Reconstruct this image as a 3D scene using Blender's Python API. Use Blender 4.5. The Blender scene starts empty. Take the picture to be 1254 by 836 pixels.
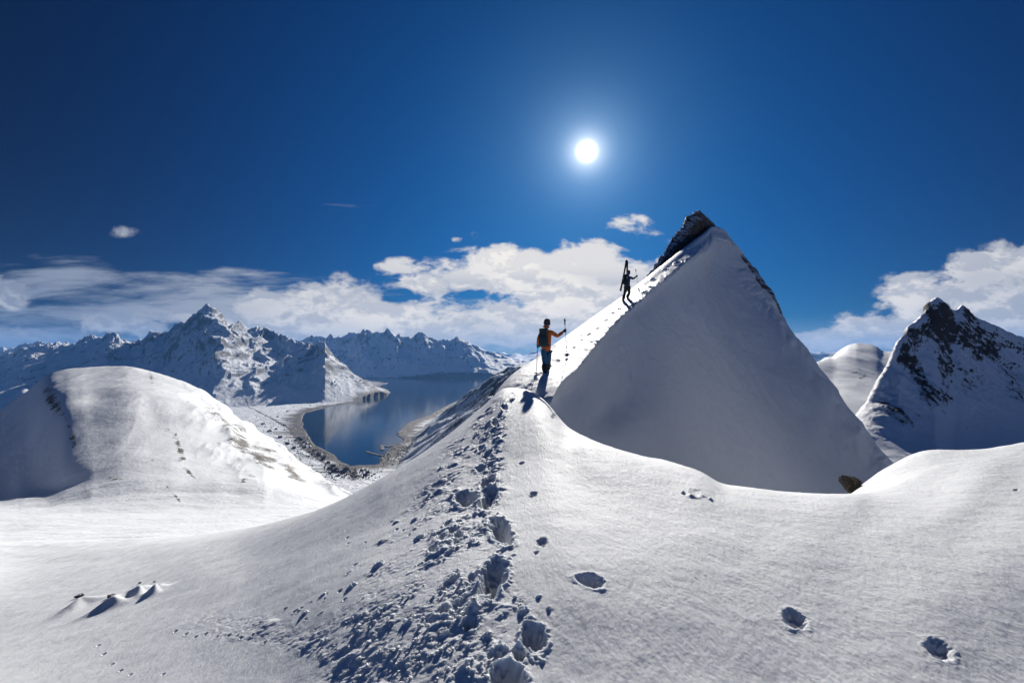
import bpy, bmesh, math, random, time
import numpy as np
from mathutils import Vector

# =============================================================== camera, sky, sun, exposure
SC = bpy.context.scene
COL = SC.collection
F = 627.0            # focal length in photo pixels (90 degree wide view)
HOR = 435.0          # photo row of the eye level
SUN_AZ = math.radians(8.3)
SUN_EL = math.radians(21.5)

cam = bpy.data.cameras.new("camera")
cam.sensor_width = 36.0
cam.lens = 18.0
cam.shift_y = (HOR - 418.0) / 1254.0
cam.clip_start = 0.05
cam.clip_end = 200000.0
camo = bpy.data.objects.new("camera", cam)
COL.objects.link(camo)
camo.location = (0, 0, 0)
camo.rotation_euler = (math.radians(90), 0, 0)
SC.camera = camo

SC.view_settings.view_transform = 'Standard'
SC.view_settings.look = 'None'
SC.view_settings.gamma = 1.0
SC.view_settings.use_curve_mapping = False
EXPO = 0.55
SC.view_settings.exposure = EXPO
SC.cycles.use_denoising = True
SC.cycles.max_bounces = 6
SC.cycles.diffuse_bounces = 2
SC.cycles.glossy_bounces = 2
SC.cycles.volume_bounces = 1
SC.cycles.sample_clamp_indirect = 4.0

sun = bpy.data.lights.new("sun", 'SUN')
sun.energy = 4.9
sun.angle = math.radians(0.53)
sun.color = (1.0, 0.955, 0.89)
suno = bpy.data.objects.new("sun", sun)
COL.objects.link(suno)
SDIR = Vector((math.sin(SUN_AZ) * math.cos(SUN_EL), math.cos(SUN_AZ) * math.cos(SUN_EL), math.sin(SUN_EL)))
suno.rotation_euler = SDIR.to_track_quat('Z', 'Y').to_euler()


class NT:
    """small helper to write node graphs as expressions"""
    def __init__(self, tree):
        self.t = tree

    def node(self, typ, **kw):
        n = self.t.nodes.new(typ)
        for k, v in kw.items():
            setattr(n, k, v)
        return n

    def put(self, sock, v):
        if v is None:
            return
        if isinstance(v, bpy.types.NodeSocket):
            self.t.links.new(v, sock)
        else:
            sock.default_value = v

    def m(self, op, a, b=None, c=None, clamp=False):
        n = self.node('ShaderNodeMath', operation=op, use_clamp=clamp)
        self.put(n.inputs[0], a); self.put(n.inputs[1], b)
        if c is not None:
            self.put(n.inputs[2], c)
        return n.outputs[0]

    def add(self, a, b): return self.m('ADD', a, b)
    def sub(self, a, b): return self.m('SUBTRACT', a, b)
    def mul(self, a, b): return self.m('MULTIPLY', a, b)
    def div(self, a, b): return self.m('DIVIDE', a, b)

    def smooth(self, v, a, b, lo=0.0, hi=1.0):
        n = self.node('ShaderNodeMapRange', interpolation_type='SMOOTHSTEP')
        self.put(n.inputs['Value'], v)
        self.put(n.inputs['From Min'], a); self.put(n.inputs['From Max'], b)
        self.put(n.inputs['To Min'], lo); self.put(n.inputs['To Max'], hi)
        return n.outputs['Result']

    def mix(self, f, a, b, blend='MIX'):
        n = self.node('ShaderNodeMix', data_type='RGBA', blend_type=blend)
        self.put(n.inputs[0], f)
        self.put(n.inputs[6], a); self.put(n.inputs[7], b)
        return n.outputs[2]

    def noise(self, vec, scale, detail=4.0, rough=0.5, dist=0.0, dims='3D', lac=2.0):
        n = self.node('ShaderNodeTexNoise', noise_dimensions=dims)
        self.put(n.inputs['Vector'], vec)
        self.put(n.inputs['Scale'], scale); self.put(n.inputs['Detail'], detail)
        self.put(n.inputs['Roughness'], rough); self.put(n.inputs['Distortion'], dist)
        self.put(n.inputs['Lacunarity'], lac)
        return n.outputs['Fac']

    def comb(self, x, y, z):
        n = self.node('ShaderNodeCombineXYZ')
        self.put(n.inputs[0], x); self.put(n.inputs[1], y); self.put(n.inputs[2], z)
        return n.outputs[0]

    def sep(self, v):
        n = self.node('ShaderNodeSeparateXYZ')
        self.put(n.inputs[0], v)
        return n.outputs[0], n.outputs[1], n.outputs[2]


def rgb(r, g, b):
    """display value 0-255 -> scene linear"""
    f = lambda c: ((c / 255) / 12.92) if c <= 10 else (((c / 255) + 0.055) / 1.055) ** 2.4
    return (f(r), f(g), f(b), 1.0)


world = bpy.data.worlds.new("World")
SC.world = world
world.use_nodes = True
wt = world.node_tree
wt.nodes.clear()
N = NT(wt)
out = N.node('ShaderNodeOutputWorld')
bg = N.node('ShaderNodeBackground')
wt.links.new(bg.outputs[0], out.inputs[0])
SKY_STRENGTH = 0.07
bg.inputs[1].default_value = SKY_STRENGTH
sky = N.node('ShaderNodeTexSky')
sky.sky_type = 'NISHITA'
sky.sun_disc = False
sky.sun_elevation = SUN_EL
sky.sun_rotation = SUN_AZ
sky.altitude = 900
sky.air_density = 1.0
sky.dust_density = 0.25
sky.ozone_density = 3.0
tc = N.node('ShaderNodeTexCoord')
D = tc.outputs['Generated']
dx, dy, dz = N.sep(D)
K = 1.0 / (SKY_STRENGTH * 2 ** EXPO)       # converts wanted display radiance into sky texture units
# angle to the sun
dot = N.node('ShaderNodeVectorMath', operation='DOT_PRODUCT')
N.put(dot.inputs[0], D); dot.inputs[1].default_value = SDIR
cosa = N.m('MINIMUM', N.m('MAXIMUM', dot.outputs['Value'], -1.0), 1.0)
ang = N.m('ARCCOSINE', cosa)               # radians
# polarised, thin high-latitude air: deep blue away from the sun
gam = N.node('ShaderNodeGamma'); N.put(gam.inputs[0], sky.outputs[0]); gam.inputs[1].default_value = 1.0
SKY_TINT = (0.020, 0.205, 0.43, 1)
fall = N.smooth(ang, math.radians(5), math.radians(58), 1.0, 0.21)
fallr = N.smooth(ang, math.radians(8), math.radians(58), 1.0, 0.12)
fallg = N.smooth(ang, math.radians(8), math.radians(70), 1.0, 0.58)
tint = N.comb(N.mul(fall, N.mul(fallr, SKY_TINT[0])), N.mul(fall, N.mul(fallg, SKY_TINT[1])), N.mul(fall, SKY_TINT[2]))
skyc = N.mix(1.0, gam.outputs[0], tint, 'MULTIPLY')
# aureole and disc of the sun
def gauss(a, w):
    q = N.div(a, math.radians(w))
    return N.m('EXPONENT', N.mul(N.mul(q, q), -1.0))
core = N.add(N.mul(gauss(ang, 0.62), 7.0), N.mul(gauss(ang, 1.7), 0.75))
glow = N.add(N.mul(gauss(ang, 4.2), 0.26), N.mul(gauss(ang, 9.5), 0.075))
aurc = N.comb(N.mul(N.add(core, N.mul(glow, 0.62)), K), N.mul(N.add(N.mul(core, .97), N.mul(glow, 0.92)), K), N.mul(N.add(N.mul(core, .93), N.mul(glow, 1.15)), K))
skyc = N.mix(1.0, skyc, aurc, 'ADD')

# clouds, laid out by direction
ydir = N.m('MAXIMUM', dy, 0.02)
U = N.div(dx, ydir)
V = N.div(dz, ydir)
def blob(px, py, rx, ry, amp):
    u = (px - 627) / F; v = (HOR - py) / F
    a = N.mul(N.sub(U, u), F / rx); b = N.mul(N.sub(V, v), F / ry)
    return N.mul(N.m('EXPONENT', N.mul(N.add(N.mul(a, a), N.mul(b, b)), -1.0)), amp)
def field(blobs):
    r = None
    for bl in blobs:
        g = blob(*bl)
        r = g if r is None else N.m('MAXIMUM', r, g) if bl[4] < 0.9 else N.add(r, N.mul(g, N.sub(1.15, N.m('MINIMUM', r, 1.1))))
    return r
vfold = N.comb(U, N.mul(V, 1.9), 0.0)
warpn = N.node('ShaderNodeTexNoise'); N.put(warpn.inputs['Vector'], vfold); warpn.inputs['Scale'].default_value = 9.0; warpn.inputs['Detail'].default_value = 3
vw = N.node('ShaderNodeVectorMath', operation='MULTIPLY_ADD')
N.put(vw.inputs[0], warpn.outputs['Color']); vw.inputs[1].default_value = (0.05, 0.05, 0); N.put(vw.inputs[2], vfold)
cv = vw.outputs[0]
def cum_noise(vec):
    return N.noise(vec, 9.0, 10.0, 0.60)
n1 = cum_noise(cv)
off = N.node('ShaderNodeVectorMath', operation='ADD'); N.put(off.inputs[0], cv); off.inputs[1].default_value = (0.004, 0.030, 0)
n2 = cum_noise(off.outputs[0])
cum = field([
    (610, 334, 85, 25, 1.0), (700, 328, 85, 25, 1.0), (650, 312, 70, 14, 0.8), (485, 328, 40, 13, 0.55), (520, 345, 70, 12, 0.6),
    (405, 378, 60, 34, 1.0), (330, 392, 90, 30, 0.95), (250, 388, 75, 22, 0.85), (170, 402, 70, 14, 0.7), (60, 412, 60, 12, 0.6), (480, 398, 90, 25, 1.0), (600, 402, 110, 25, 1.0),
    (700, 380, 70, 34, 1.0), (770, 350, 70, 40, 1.0), (560, 412, 190, 22, 0.85),
    (-8, 357, 40, 24, 0.95), (-20, 415, 60, 22, 0.6), (120, 400, 60, 18, 0.5),
    (1000, 425, 45, 16, 0.9), (1050, 408, 34, 24, 1.0), (1122, 388, 36, 44, 1.0), (1180, 362, 70, 44, 0.95), (1262, 350, 45, 50, 1.0), (1230, 410, 90, 40, 1.0),
    (592, 288, 24, 11, 0.33), (545, 291, 34, 8, 0.33), (770, 274, 38, 17, 0.35), (792, 298, 38, 22, 0.35), (147, 284, 40, 13, 0.24),
])
dens = N.smooth(N.add(cum, N.mul(N.mul(N.sub(n1, 0.5), 3.1), N.smooth(cum, 0.06, 0.3))), 0.24, 0.66)
# layered stratus, stretched along the horizon
sv = N.comb(N.mul(U, 1.0), N.mul(V, 7.5), 3.3)
ns = N.noise(sv, 4.2, 9.0, 0.62, 0.35)
strat = field([(180, 372, 330, 34, 0.85), (60, 345, 110, 30, 0.75), (240, 338, 110, 12, 0.72), (60, 420, 200, 24, 0.7), (560, 372, 200, 30, 0.5), (455, 252, 90, 9, 0.35), (80, 330, 60, 12, 0.6)])
sdens = N.mul(N.smooth(N.add(strat, N.mul(N.mul(N.sub(ns, 0.5), 2.2), N.smooth(strat, 0.03, 0.3))), 0.30, 0.95), 0.88)
# cloud light: backlit edges bright, thick bases grey, duller away from the sun
lit = N.smooth(N.sub(n2, n1), -0.075, 0.06)       # thinner towards the light = bright
big = N.noise(cv, 4.2, 3.0, 0.5)
lit2 = N.smooth(big, 0.36, 0.60, 0.62, 1.0)
near = N.smooth(ang, math.radians(14), math.radians(68), 1.0, 0.0)
top = N.smooth(V, 0.0, 0.16, 0.30, 1.0)
cl = N.m('MULTIPLY', N.sub(1.0, N.mul(N.sub(1.0, lit), 0.55)), lit2)
cl = N.m('MAXIMUM', cl, N.mul(N.mul(near, top), N.smooth(V, 0.10, 0.18, 0.0, 0.72)))
bright = N.mix(near, rgb(165, 172, 185), rgb(252, 246, 238))
shade = N.mix(near, rgb(78, 96, 126), rgb(156, 167, 186))
cc = N.mix(cl, shade, bright)
sc_ = N.mix(near, rgb(118, 134, 158), rgb(205, 207, 210))
kk = (K, K, K, 1)
skyc = N.mix(N.smooth(ang, math.radians(80), math.radians(150), 0.0, 1.0), skyc, (0.35, 1.0, 3.0, 1))
full = N.mix(sdens, skyc, N.mix(1.0, sc_, kk, 'MULTIPLY'))
full = N.mix(dens, full, N.mix(1.0, cc, kk, 'MULTIPLY'))
# pale air low over the horizon under the sun
low = N.mul(N.smooth(V, -0.01, 0.085, 0.62, 0.0), N.smooth(dy, 0.1, 0.4))
lowc = N.mix(near, rgb(84, 112, 146), rgb(176, 192, 208))
full = N.mix(low, full, N.mix(1.0, lowc, kk, 'MULTIPLY'))
N.put(bg.inputs[0], full)
# =============================================================== end of light

# =============================================================== numpy helpers
rng = np.random.RandomState(7)
PERM = rng.permutation(4096).astype(np.int64)
PERM = np.concatenate([PERM, PERM])
GA = rng.rand(4096) * 2 * np.pi
GX, GY = np.cos(GA), np.sin(GA)

def perlin(x, y, seed=0):
    x = np.asarray(x, dtype=np.float64) + seed * 17.31
    y = np.asarray(y, dtype=np.float64) - seed * 9.77
    xi = np.floor(x).astype(np.int64); yi = np.floor(y).astype(np.int64)
    xf = x - xi; yf = y - yi
    def g(ix, iy, fx, fy):
        h = PERM[(PERM[ix & 4095] + iy) & 4095]
        return GX[h] * fx + GY[h] * fy
    u = xf * xf * xf * (xf * (xf * 6 - 15) + 10)
    v = yf * yf * yf * (yf * (yf * 6 - 15) + 10)
    a = g(xi, yi, xf, yf); b = g(xi + 1, yi, xf - 1, yf)
    c = g(xi, yi + 1, xf, yf - 1); d = g(xi + 1, yi + 1, xf - 1, yf - 1)
    return ((a + u * (b - a)) + v * ((c + u * (d - c)) - (a + u * (b - a)))) * 1.5

def fbm(x, y, o=5, gain=0.5, seed=0):
    r = 0; a = 1.0; n = 0
    for i in range(o):
        r = r + a * perlin(x * 2.03 ** i, y * 2.03 ** i, seed + i); n += a; a *= gain
    return r / n

def ridged(x, y, o=5, gain=0.5, seed=0):
    r = 0; a = 1.0; n = 0; w = 1.0
    for i in range(o):
        s = 1 - np.abs(perlin(x * 2.07 ** i, y * 2.07 ** i, seed + i)) * 1.35
        s = np.clip(s, 0, 1) ** 2 * w
        w = np.clip(s * 1.6, 0, 1)
        r = r + a * s; n += a; a *= gain
    return r / n

def sstep(x, a, b):
    t = np.clip((x - a) / (b - a), 0, 1)
    return t * t * (3 - 2 * t)

def hermite(kx, kv, xs):
    """cubic interpolation through knots (limited tangents). kv: (n, ...)"""
    kx = np.asarray(kx, float); kv = np.asarray(kv, float); xs = np.asarray(xs, float)
    n = len(kx)
    h = np.diff(kx).reshape((-1,) + (1,) * (kv.ndim - 1))
    d = np.diff(kv, axis=0) / h
    m = np.zeros_like(kv)
    m[0] = d[0]; m[-1] = d[-1]
    for i in range(1, n - 1):
        m[i] = (d[i - 1] * h[i] + d[i] * h[i - 1]) / (h[i] + h[i - 1])
        lim = 3 * np.minimum(np.abs(d[i - 1]), np.abs(d[i]))
        same = (d[i - 1] * d[i]) > 0
        m[i] = np.where(same, np.clip(m[i], -lim, lim), 0.0)
    idx = np.clip(np.searchsorted(kx, xs, side='right') - 1, 0, n - 2)
    hh = (kx[idx + 1] - kx[idx])
    t = ((xs - kx[idx]) / hh).reshape((-1,) + (1,) * (kv.ndim - 1))
    hh = hh.reshape(t.shape)
    t2 = t * t; t3 = t2 * t
    return ((2 * t3 - 3 * t2 + 1) * kv[idx] + (t3 - 2 * t2 + t) * hh * m[idx]
            + (-2 * t3 + 3 * t2) * kv[idx + 1] + (t3 - t2) * hh * m[idx + 1])

def grid_mesh(name, X, Y, Z, mat, attrs=None, flip=False):
    nr, nc = X.shape
    me = bpy.data.meshes.new(name)
    co = np.stack([X, Y, Z], -1).reshape(-1, 3).astype(np.float32)
    i = np.arange(nr * nc).reshape(nr, nc)
    a, b, c, d = i[:-1, :-1], i[:-1, 1:], i[1:, 1:], i[1:, :-1]
    q = np.stack([a, b, c, d] if not flip else [a, d, c, b], -1).reshape(-1)
    nf = (nr - 1) * (nc - 1)
    me.vertices.add(len(co)); me.vertices.foreach_set('co', co.ravel())
    me.loops.add(nf * 4); me.loops.foreach_set('vertex_index', q.astype(np.int32))
    me.polygons.add(nf)
    me.polygons.foreach_set('loop_start', np.arange(0, nf * 4, 4, dtype=np.int32))
    me.polygons.foreach_set('loop_total', np.full(nf, 4, dtype=np.int32))
    me.polygons.foreach_set('use_smooth', np.ones(nf, dtype=bool))
    me.update(calc_edges=True)
    for k, v in (attrs or {}).items():
        at = me.attributes.new(k, 'FLOAT', 'POINT')
        at.data.foreach_set('value', np.asarray(v, dtype=np.float32).ravel())
    o = bpy.data.objects.new(name, me)
    COL.objects.link(o)
    if mat: me.materials.append(mat)
    return o

def PX(px, py, Y):
    """photo pixel at a chosen distance -> point in the place"""
    return Vector(((px - 627) / F * Y, Y, (HOR - py) / F * Y))

def normals_of(X, Y, Z):
    ax, ay, az = np.gradient(X, axis=1), np.gradient(Y, axis=1), np.gradient(Z, axis=1)
    bx, by, bz = np.gradient(X, axis=0), np.gradient(Y, axis=0), np.gradient(Z, axis=0)
    nx, ny, nz = ay * bz - az * by, az * bx - ax * bz, ax * by - ay * bx
    l = np.sqrt(nx * nx + ny * ny + nz * nz) + 1e-12
    s = 1.0
    return nx / l * s, ny / l * s, nz / l * s

# =============================================================== materials
def new_mat(name):
    m = bpy.data.materials.new(name)
    m.use_nodes = True
    m.node_tree.nodes.clear()
    n = NT(m.node_tree)
    o = n.node('ShaderNodeOutputMaterial')
    p = n.node('ShaderNodeBsdfPrincipled')
    m.node_tree.links.new(p.outputs[0], o.inputs[0])
    return m, n, p

def bump(n, p, h, dist, strength=1.0, normal=None):
    b = n.node('ShaderNodeBump')
    n.put(b.inputs['Height'], h); b.inputs['Distance'].default_value = dist; b.inputs['Strength'].default_value = strength
    if normal is not None: n.put(b.inputs['Normal'], normal)
    n.put(p.inputs['Normal'], b.outputs[0])
    return b.outputs[0]

def snow_near():
    m, n, p = new_mat('fresh_snow')
    pos = n.node('ShaderNodeNewGeometry').outputs['Position']
    g = n.noise(pos, 1.3, 5, 0.6)
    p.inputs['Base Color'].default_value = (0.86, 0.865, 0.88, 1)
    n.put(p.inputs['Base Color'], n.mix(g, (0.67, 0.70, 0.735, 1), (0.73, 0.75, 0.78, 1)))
    n.put(p.inputs['Roughness'], n.smooth(n.noise(pos, 260, 2, 0.5), 0.35, 0.7, 0.5, 0.8))
    p.inputs['Specular IOR Level'].default_value = 0.10
    p.inputs['Subsurface Weight'].default_value = 0.6; p.inputs['Subsurface Radius'].default_value = (0.9, 1.0, 1.15); p.inputs['Subsurface Scale'].default_value = 0.03
    x, y, z = n.sep(pos)
    streak = n.comb(n.mul(x, 1.0), n.mul(y, 0.45), z)
    h1 = n.noise(streak, 38, 6, 0.75)
    h2 = n.noise(pos, 210, 3, 0.7)
    h3 = n.noise(streak, 7, 4, 0.5)
    h = n.add(n.add(n.mul(h1, 0.028), n.mul(h2, 0.012)), n.mul(h3, 0.02))
    bump(n, p, h, 1.0, 0.6)
    return m

def snow_far(name, rockattr=False, alb=0.0, scale=1.0, rock=(0.045, 0.042, 0.042, 1), rock2=(0.11, 0.09, 0.075, 1), slope=None, specks=0.0, bmp=0.3, floor=False, rocks_hi=0.52):
    """snow that gives way to rock on steep ground, or where the terrain's own rock mask says"""
    m, n, p = new_mat(name)
    geo = n.node('ShaderNodeNewGeometry')
    pos = geo.outputs['Position']
    nz = n.sep(geo.outputs['Normal'])[2]
    nA = n.noise(pos, 3.0 * scale, 6, 0.62)
    nB = n.noise(pos, 11.0 * scale, 6, 0.65)
    snowc = n.mix(nA, (0.67 + alb, 0.70 + alb, 0.74 + alb, 1), (0.74 + alb, 0.76 + alb, 0.79 + alb, 1))
    rockc = n.mix(n.smooth(nB, 0.35, 0.65), rock, rock2)
    f = None
    if slope:
        jit = n.add(n.mul(n.sub(nA, 0.5), 0.55), n.mul(n.sub(nB, 0.5), 0.75))
        jit = n.mul(jit, n.smooth(nz, 0.86, 0.99, 1.0, 0.12))
        f = n.smooth(n.add(nz, jit), slope[0], slope[1], 1.0, 0.0)
    if rockattr:
        at = n.node('ShaderNodeAttribute', attribute_name='rock').outputs['Fac']
        g = n.smooth(n.add(at, n.add(n.mul(n.sub(nA, 0.5), 0.9), n.mul(n.sub(nB, 0.5), 1.1))), 0.47, rocks_hi + 0.06)
        f = g if f is None else n.m('MAXIMUM', f, g)
    c = n.mix(f, snowc, rockc) if f is not None else snowc
    if floor:
        at = n.node('ShaderNodeAttribute', attribute_name='floor').outputs['Fac']
        x, y, z = n.sep(pos)
        st = n.noise(n.comb(n.mul(x, 1.0), n.mul(y, 2.0), 0), 0.0045, 9, 0.66, 0.3)
        fl = n.smooth(n.add(at, n.mul(n.sub(st, 0.5), 1.9)), 0.42, 0.95)
        brown = n.mix(n.noise(pos, 0.02, 5, 0.7), (0.035, 0.03, 0.027, 1), (0.16, 0.13, 0.11, 1))
        c = n.mix(fl, c, brown)
    n.put(p.inputs['Base Color'], c)
    p.inputs['Roughness'].default_value = 0.75
    p.inputs['Specular IOR Level'].default_value = 0.2
    hh = n.add(nA, n.mul(nB, 0.5))
    if f is not None:
        hh = n.add(n.mul(hh, 0.6), n.mul(f, n.mul(nB, 0.9)))
    bump(n, p, hh, bmp / scale, 0.6)
    return m

def plain(name, col, rough=0.7, noise_scale=60, var=0.25, metal=0.0, bmp=0.004):
    m, n, p = new_mat(name)
    tcn = n.node('ShaderNodeTexCoord').outputs['Object']
    g = n.noise(tcn, noise_scale, 3, 0.6)
    a = tuple(c * (1 - var) for c in col) + (1,); b = tuple(min(1, c * (1 + var)) for c in col) + (1,)
    n.put(p.inputs['Base Color'], n.mix(g, a, b))
    p.inputs['Roughness'].default_value = rough
    p.inputs['Metallic'].default_value = metal
    bump(n, p, g, bmp, 0.5)
    return m

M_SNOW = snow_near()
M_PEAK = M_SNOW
M_HILL = snow_far('hill_snow', rockattr=True, scale=0.06, bmp=0.12, rock=(0.05, 0.047, 0.045, 1), rock2=(0.15, 0.13, 0.11, 1))
M_CRAG = snow_far('crag_snow', rockattr=True, alb=0.13, scale=0.22, bmp=0.25, slope=(0.30, 0.42))
M_FAR = snow_far('mountain_snow', rockattr=True, alb=0.11, scale=0.0075, bmp=0.7, slope=(0.50, 0.72), floor=True, rock=(0.05, 0.05, 0.055, 1), rock2=(0.12, 0.105, 0.095, 1))
M_ROCK = snow_far('snowy_rock', rockattr=False, scale=0.9, bmp=0.12, slope=(0.45, 0.72), rock=(0.05, 0.042, 0.038, 1), rock2=(0.15, 0.12, 0.10, 1))

# =============================================================== near ground: the ridge we stand on
FG_PX = [-700, -250, 0, 150, 280, 398, 467, 529, 591, 620, 645, 664, 676, 690, 722, 782, 817, 863, 886, 909, 968, 1023, 1069, 1138, 1200, 1254, 1500, 2000]
def near_z(px):   # height of the ground a step in front of the camera
    u = (px - 627) / F
    return u
# per column: rows (py, Y) from the bottom edge of the picture to beyond the rim
FG = {
 -700: [(1000, 7.0), (850, 14), (760, 26), (722, 45), (720, 60), (735, 80), (800, 110), (900, 130)],
 -250: [(880, 6.6), (780, 13), (715, 26), (686, 47), (684, 64), (695, 82), (740, 110), (840, 130)],
 0: [(836, 5.9), (752, 11), (690, 25), (664, 48), (664, 64), (675, 80), (720, 108), (820, 125)],
 150: [(836, 4.9), (745, 8.2), (690, 15), (662, 30), (660, 46), (672, 62), (720, 84), (800, 96)],
 280: [(836, 4.1), (750, 5.9), (690, 9.0), (655, 15), (650, 22), (662, 32), (720, 44), (800, 56)],
 398: [(836, 3.5), (740, 4.7), (670, 6.8), (622, 10.5), (620, 12.0), (640, 15), (700, 20), (800, 28)],
 467: [(836, 3.2), (728, 4.3), (648, 6.4), (585, 10.3), (585, 11.3), (610, 14), (700, 19), (800, 27)],
 529: [(836, 3.0), (715, 4.1), (620, 6.4), (546, 11.0), (548, 12.0), (580, 15), (680, 20), (800, 28)],
 591: [(836, 2.9), (705, 4.0), (590, 6.8), (498, 12.6), (500, 13.6), (540, 16), (660, 20), (800, 28)],
 620: [(836, 2.85), (700, 4.0), (575, 7.0), (475, 13.2), (481, 14.2), (530, 16), (650, 20), (800, 28)],
 645: [(836, 2.85), (696, 4.0), (570, 7.0), (477, 12.6), (482, 13.4), (530, 15), (650, 18), (800, 24)],
 664: [(836, 2.85), (694, 4.0), (568, 6.9), (487, 11.8), (496, 12.4), (550, 13.4), (650, 14), (800, 16)],
 676: [(836, 2.85), (692, 4.0), (575, 6.6), (500, 11.445), (517, 11.76), (585, 12.285), (680, 11.55), (820, 12.075)],
 690: [(836, 2.85), (695, 3.9), (588, 6.324), (518, 10.848), (535, 11.187), (600, 11.526), (700, 11.187), (830, 11.526)],
 722: [(836, 2.85), (702, 3.85), (605, 5.814), (536, 8.927), (550, 9.266), (610, 9.718), (710, 10.17), (840, 10.396)],
 782: [(836, 2.85), (710, 3.8), (625, 5.304), (557, 8.362), (570, 8.701), (630, 9.153), (720, 9.492), (850, 9.718)],
 817: [(836, 2.85), (715, 3.75), (635, 5.1), (564, 8.475), (577, 8.814), (635, 9.266), (730, 9.266), (850, 9.492)],
 863: [(836, 2.85), (726, 3.7), (645, 4.896), (580, 8.023), (592, 8.362), (645, 8.814), (740, 8.814), (860, 9.153)],
 886: [(836, 2.85), (728, 3.7), (650, 4.845), (593, 7.627), (604, 7.966), (650, 8.475), (745, 8.475), (865, 8.927)],
 909: [(836, 2.87), (729, 3.7), (652, 4.845), (595, 7.571), (606, 7.91), (655, 8.475), (750, 8.475), (865, 8.927)],
 968: [(836, 2.9), (731, 3.7), (658, 4.794), (602, 7.571), (612, 8.023), (660, 8.475), (750, 8.362), (865, 8.814)],
 1023: [(836, 2.87), (732, 3.75), (658, 4.896), (604, 7.344), (611, 7.776), (621, 8.748), (700, 8.856), (865, 9.288)],
 1069: [(836, 2.88), (729, 3.8), (655, 4.998), (602, 7.56), (598, 8.316), (583, 9.828), (620, 9.936), (865, 10.584)],
 1138: [(836, 2.9), (718, 3.9), (645, 5.304), (586, 7.884), (572, 8.64), (551, 10.368), (580, 11.124), (800, 11.664)],
 1200: [(836, 2.93), (705, 4.1), (632, 5.712), (570, 8.1), (560, 8.856), (550, 10.152), (578, 11.016), (800, 12.096)],
 1254: [(836, 2.95), (698, 4.25), (618, 6.018), (556, 8.856), (548, 9.504), (541, 10.584), (570, 11.448), (800, 12.744)],
 1500: [(820, 3.1), (660, 4.9), (570, 7.2), (500, 10.0), (490, 10.8), (484, 11.8), (520, 13), (800, 15)],
 2000: [(800, 3.3), (620, 5.8), (510, 9.2), (430, 13.0), (420, 14.0), (414, 15.2), (450, 17), (800, 20)],
}
cols = []
for px in FG_PX:
    u = (px - 627) / F
    rows = [(HOR + F * (1.93 + 0.34 * max(0, -u) * 0.5) / 0.5, 0.5), (HOR + F * (1.89 + 0.34 * max(0, -u) * 1.45 + 0.01 * max(0, u)) / 1.45, 1.45)]
    rows += FG[px]
    cols.append([(a, 1.0 / b) for a, b in rows])        # row over inverse distance: straight lines stay straight
cols = np.array(cols)                      # (ncol, nrow, 2)
pxs = np.concatenate([np.linspace(-700, -60, 100)[:-1], np.linspace(-60, 1314, 1380), np.linspace(1314, 2000, 90)[1:]])
A = hermite(FG_PX, cols, pxs)              # (npx, nrow, 2)
def smooth_px(v, w):
    k = np.hanning(2 * w + 3); k /= k.sum()
    pad = np.pad(v, (w + 1, w + 1), mode='edge')
    return np.convolve(pad, k, mode='valid')
inner = slice(99, 99 + 1379)
for r_ in range(A.shape[1]):
    w_ = {0: 60, 1: 60, 2: 55, 3: 45, 4: 34, 5: 9, 6: 8, 7: 8, 8: 10, 9: 10}[r_]
    for c_ in range(2):
        full_ = A[:, r_, c_].copy()
        sm = smooth_px(full_[inner], w_)
        n_ = len(sm); edge = np.clip(np.minimum(np.arange(n_), n_ - 1 - np.arange(n_)) / (w_ + 1.0), 0, 1)
        A[inner, r_, c_] = full_[inner] * (1 - edge) + sm * edge
A = A.transpose(1, 0, 2)
jr = np.concatenate([np.linspace(0, 1, 30)[:-1], np.linspace(1, 2, 170)[:-1], np.linspace(2, 3, 300)[:-1], np.linspace(3, 4, 230)[:-1], np.linspace(4, 5, 230)[:-1],
                     np.linspace(5, 7, 160)[:-1], np.linspace(7, 9, 60)])
def profile(A_, js):
    """each column: row of the picture as a smooth function of inverse distance"""
    P_, W_ = A_[..., 0], A_[..., 1]
    h = np.diff(W_, axis=0); d = np.diff(P_, axis=0) / h
    m = np.zeros_like(P_); m[0] = d[0]; m[-1] = d[-1]
    for i in range(1, len(P_) - 1):
        t_ = (d[i - 1] * h[i] + d[i] * h[i - 1]) / (h[i] + h[i - 1])
        lim = 3 * np.minimum(np.abs(d[i - 1]), np.abs(d[i]))
        m[i] = np.where(d[i - 1] * d[i] > 0, np.clip(t_, -lim, lim), 0)
    idx = np.clip(np.floor(js).astype(int), 0, len(P_) - 2); t = (js - idx)[:, None]
    hh = h[idx]; t2 = t * t; t3 = t2 * t
    P2_ = (2 * t3 - 3 * t2 + 1) * P_[idx] + (t3 - 2 * t2 + t) * hh * m[idx] + (-2 * t3 + 3 * t2) * P_[idx + 1] + (t3 - t2) * hh * m[idx + 1]
    return np.stack([P2_, W_[idx] * (1 - t) + W_[idx + 1] * t], -1)
B = profile(A, jr)                         # (nrow', npx, 2)
for c_ in range(2):
    for r_ in range(B.shape[0]):
        sm = smooth_px(B[r_, inner, c_], 8)
        n_ = len(sm); edge = np.clip(np.minimum(np.arange(n_), n_ - 1 - np.arange(n_)) / 9.0, 0, 1)
        B[r_, inner, c_] = B[r_, inner, c_] * (1 - edge) + sm * edge
wR = sstep(pxs, 830, 930) * (1 - sstep(pxs, 1200, 1260))
for c_ in range(2):
    for r_ in range(B.shape[0]):
        sm = smooth_px(B[r_, :, c_], 17)
        B[r_, :, c_] = B[r_, :, c_] * (1 - wR) + sm * wR
Yf = 1.0 / np.clip(B[..., 1], 1e-3, None)
PYf = B[..., 0]
PXf = np.broadcast_to(pxs, PYf.shape)
Xf = (PXf - 627) / F * Yf
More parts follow.
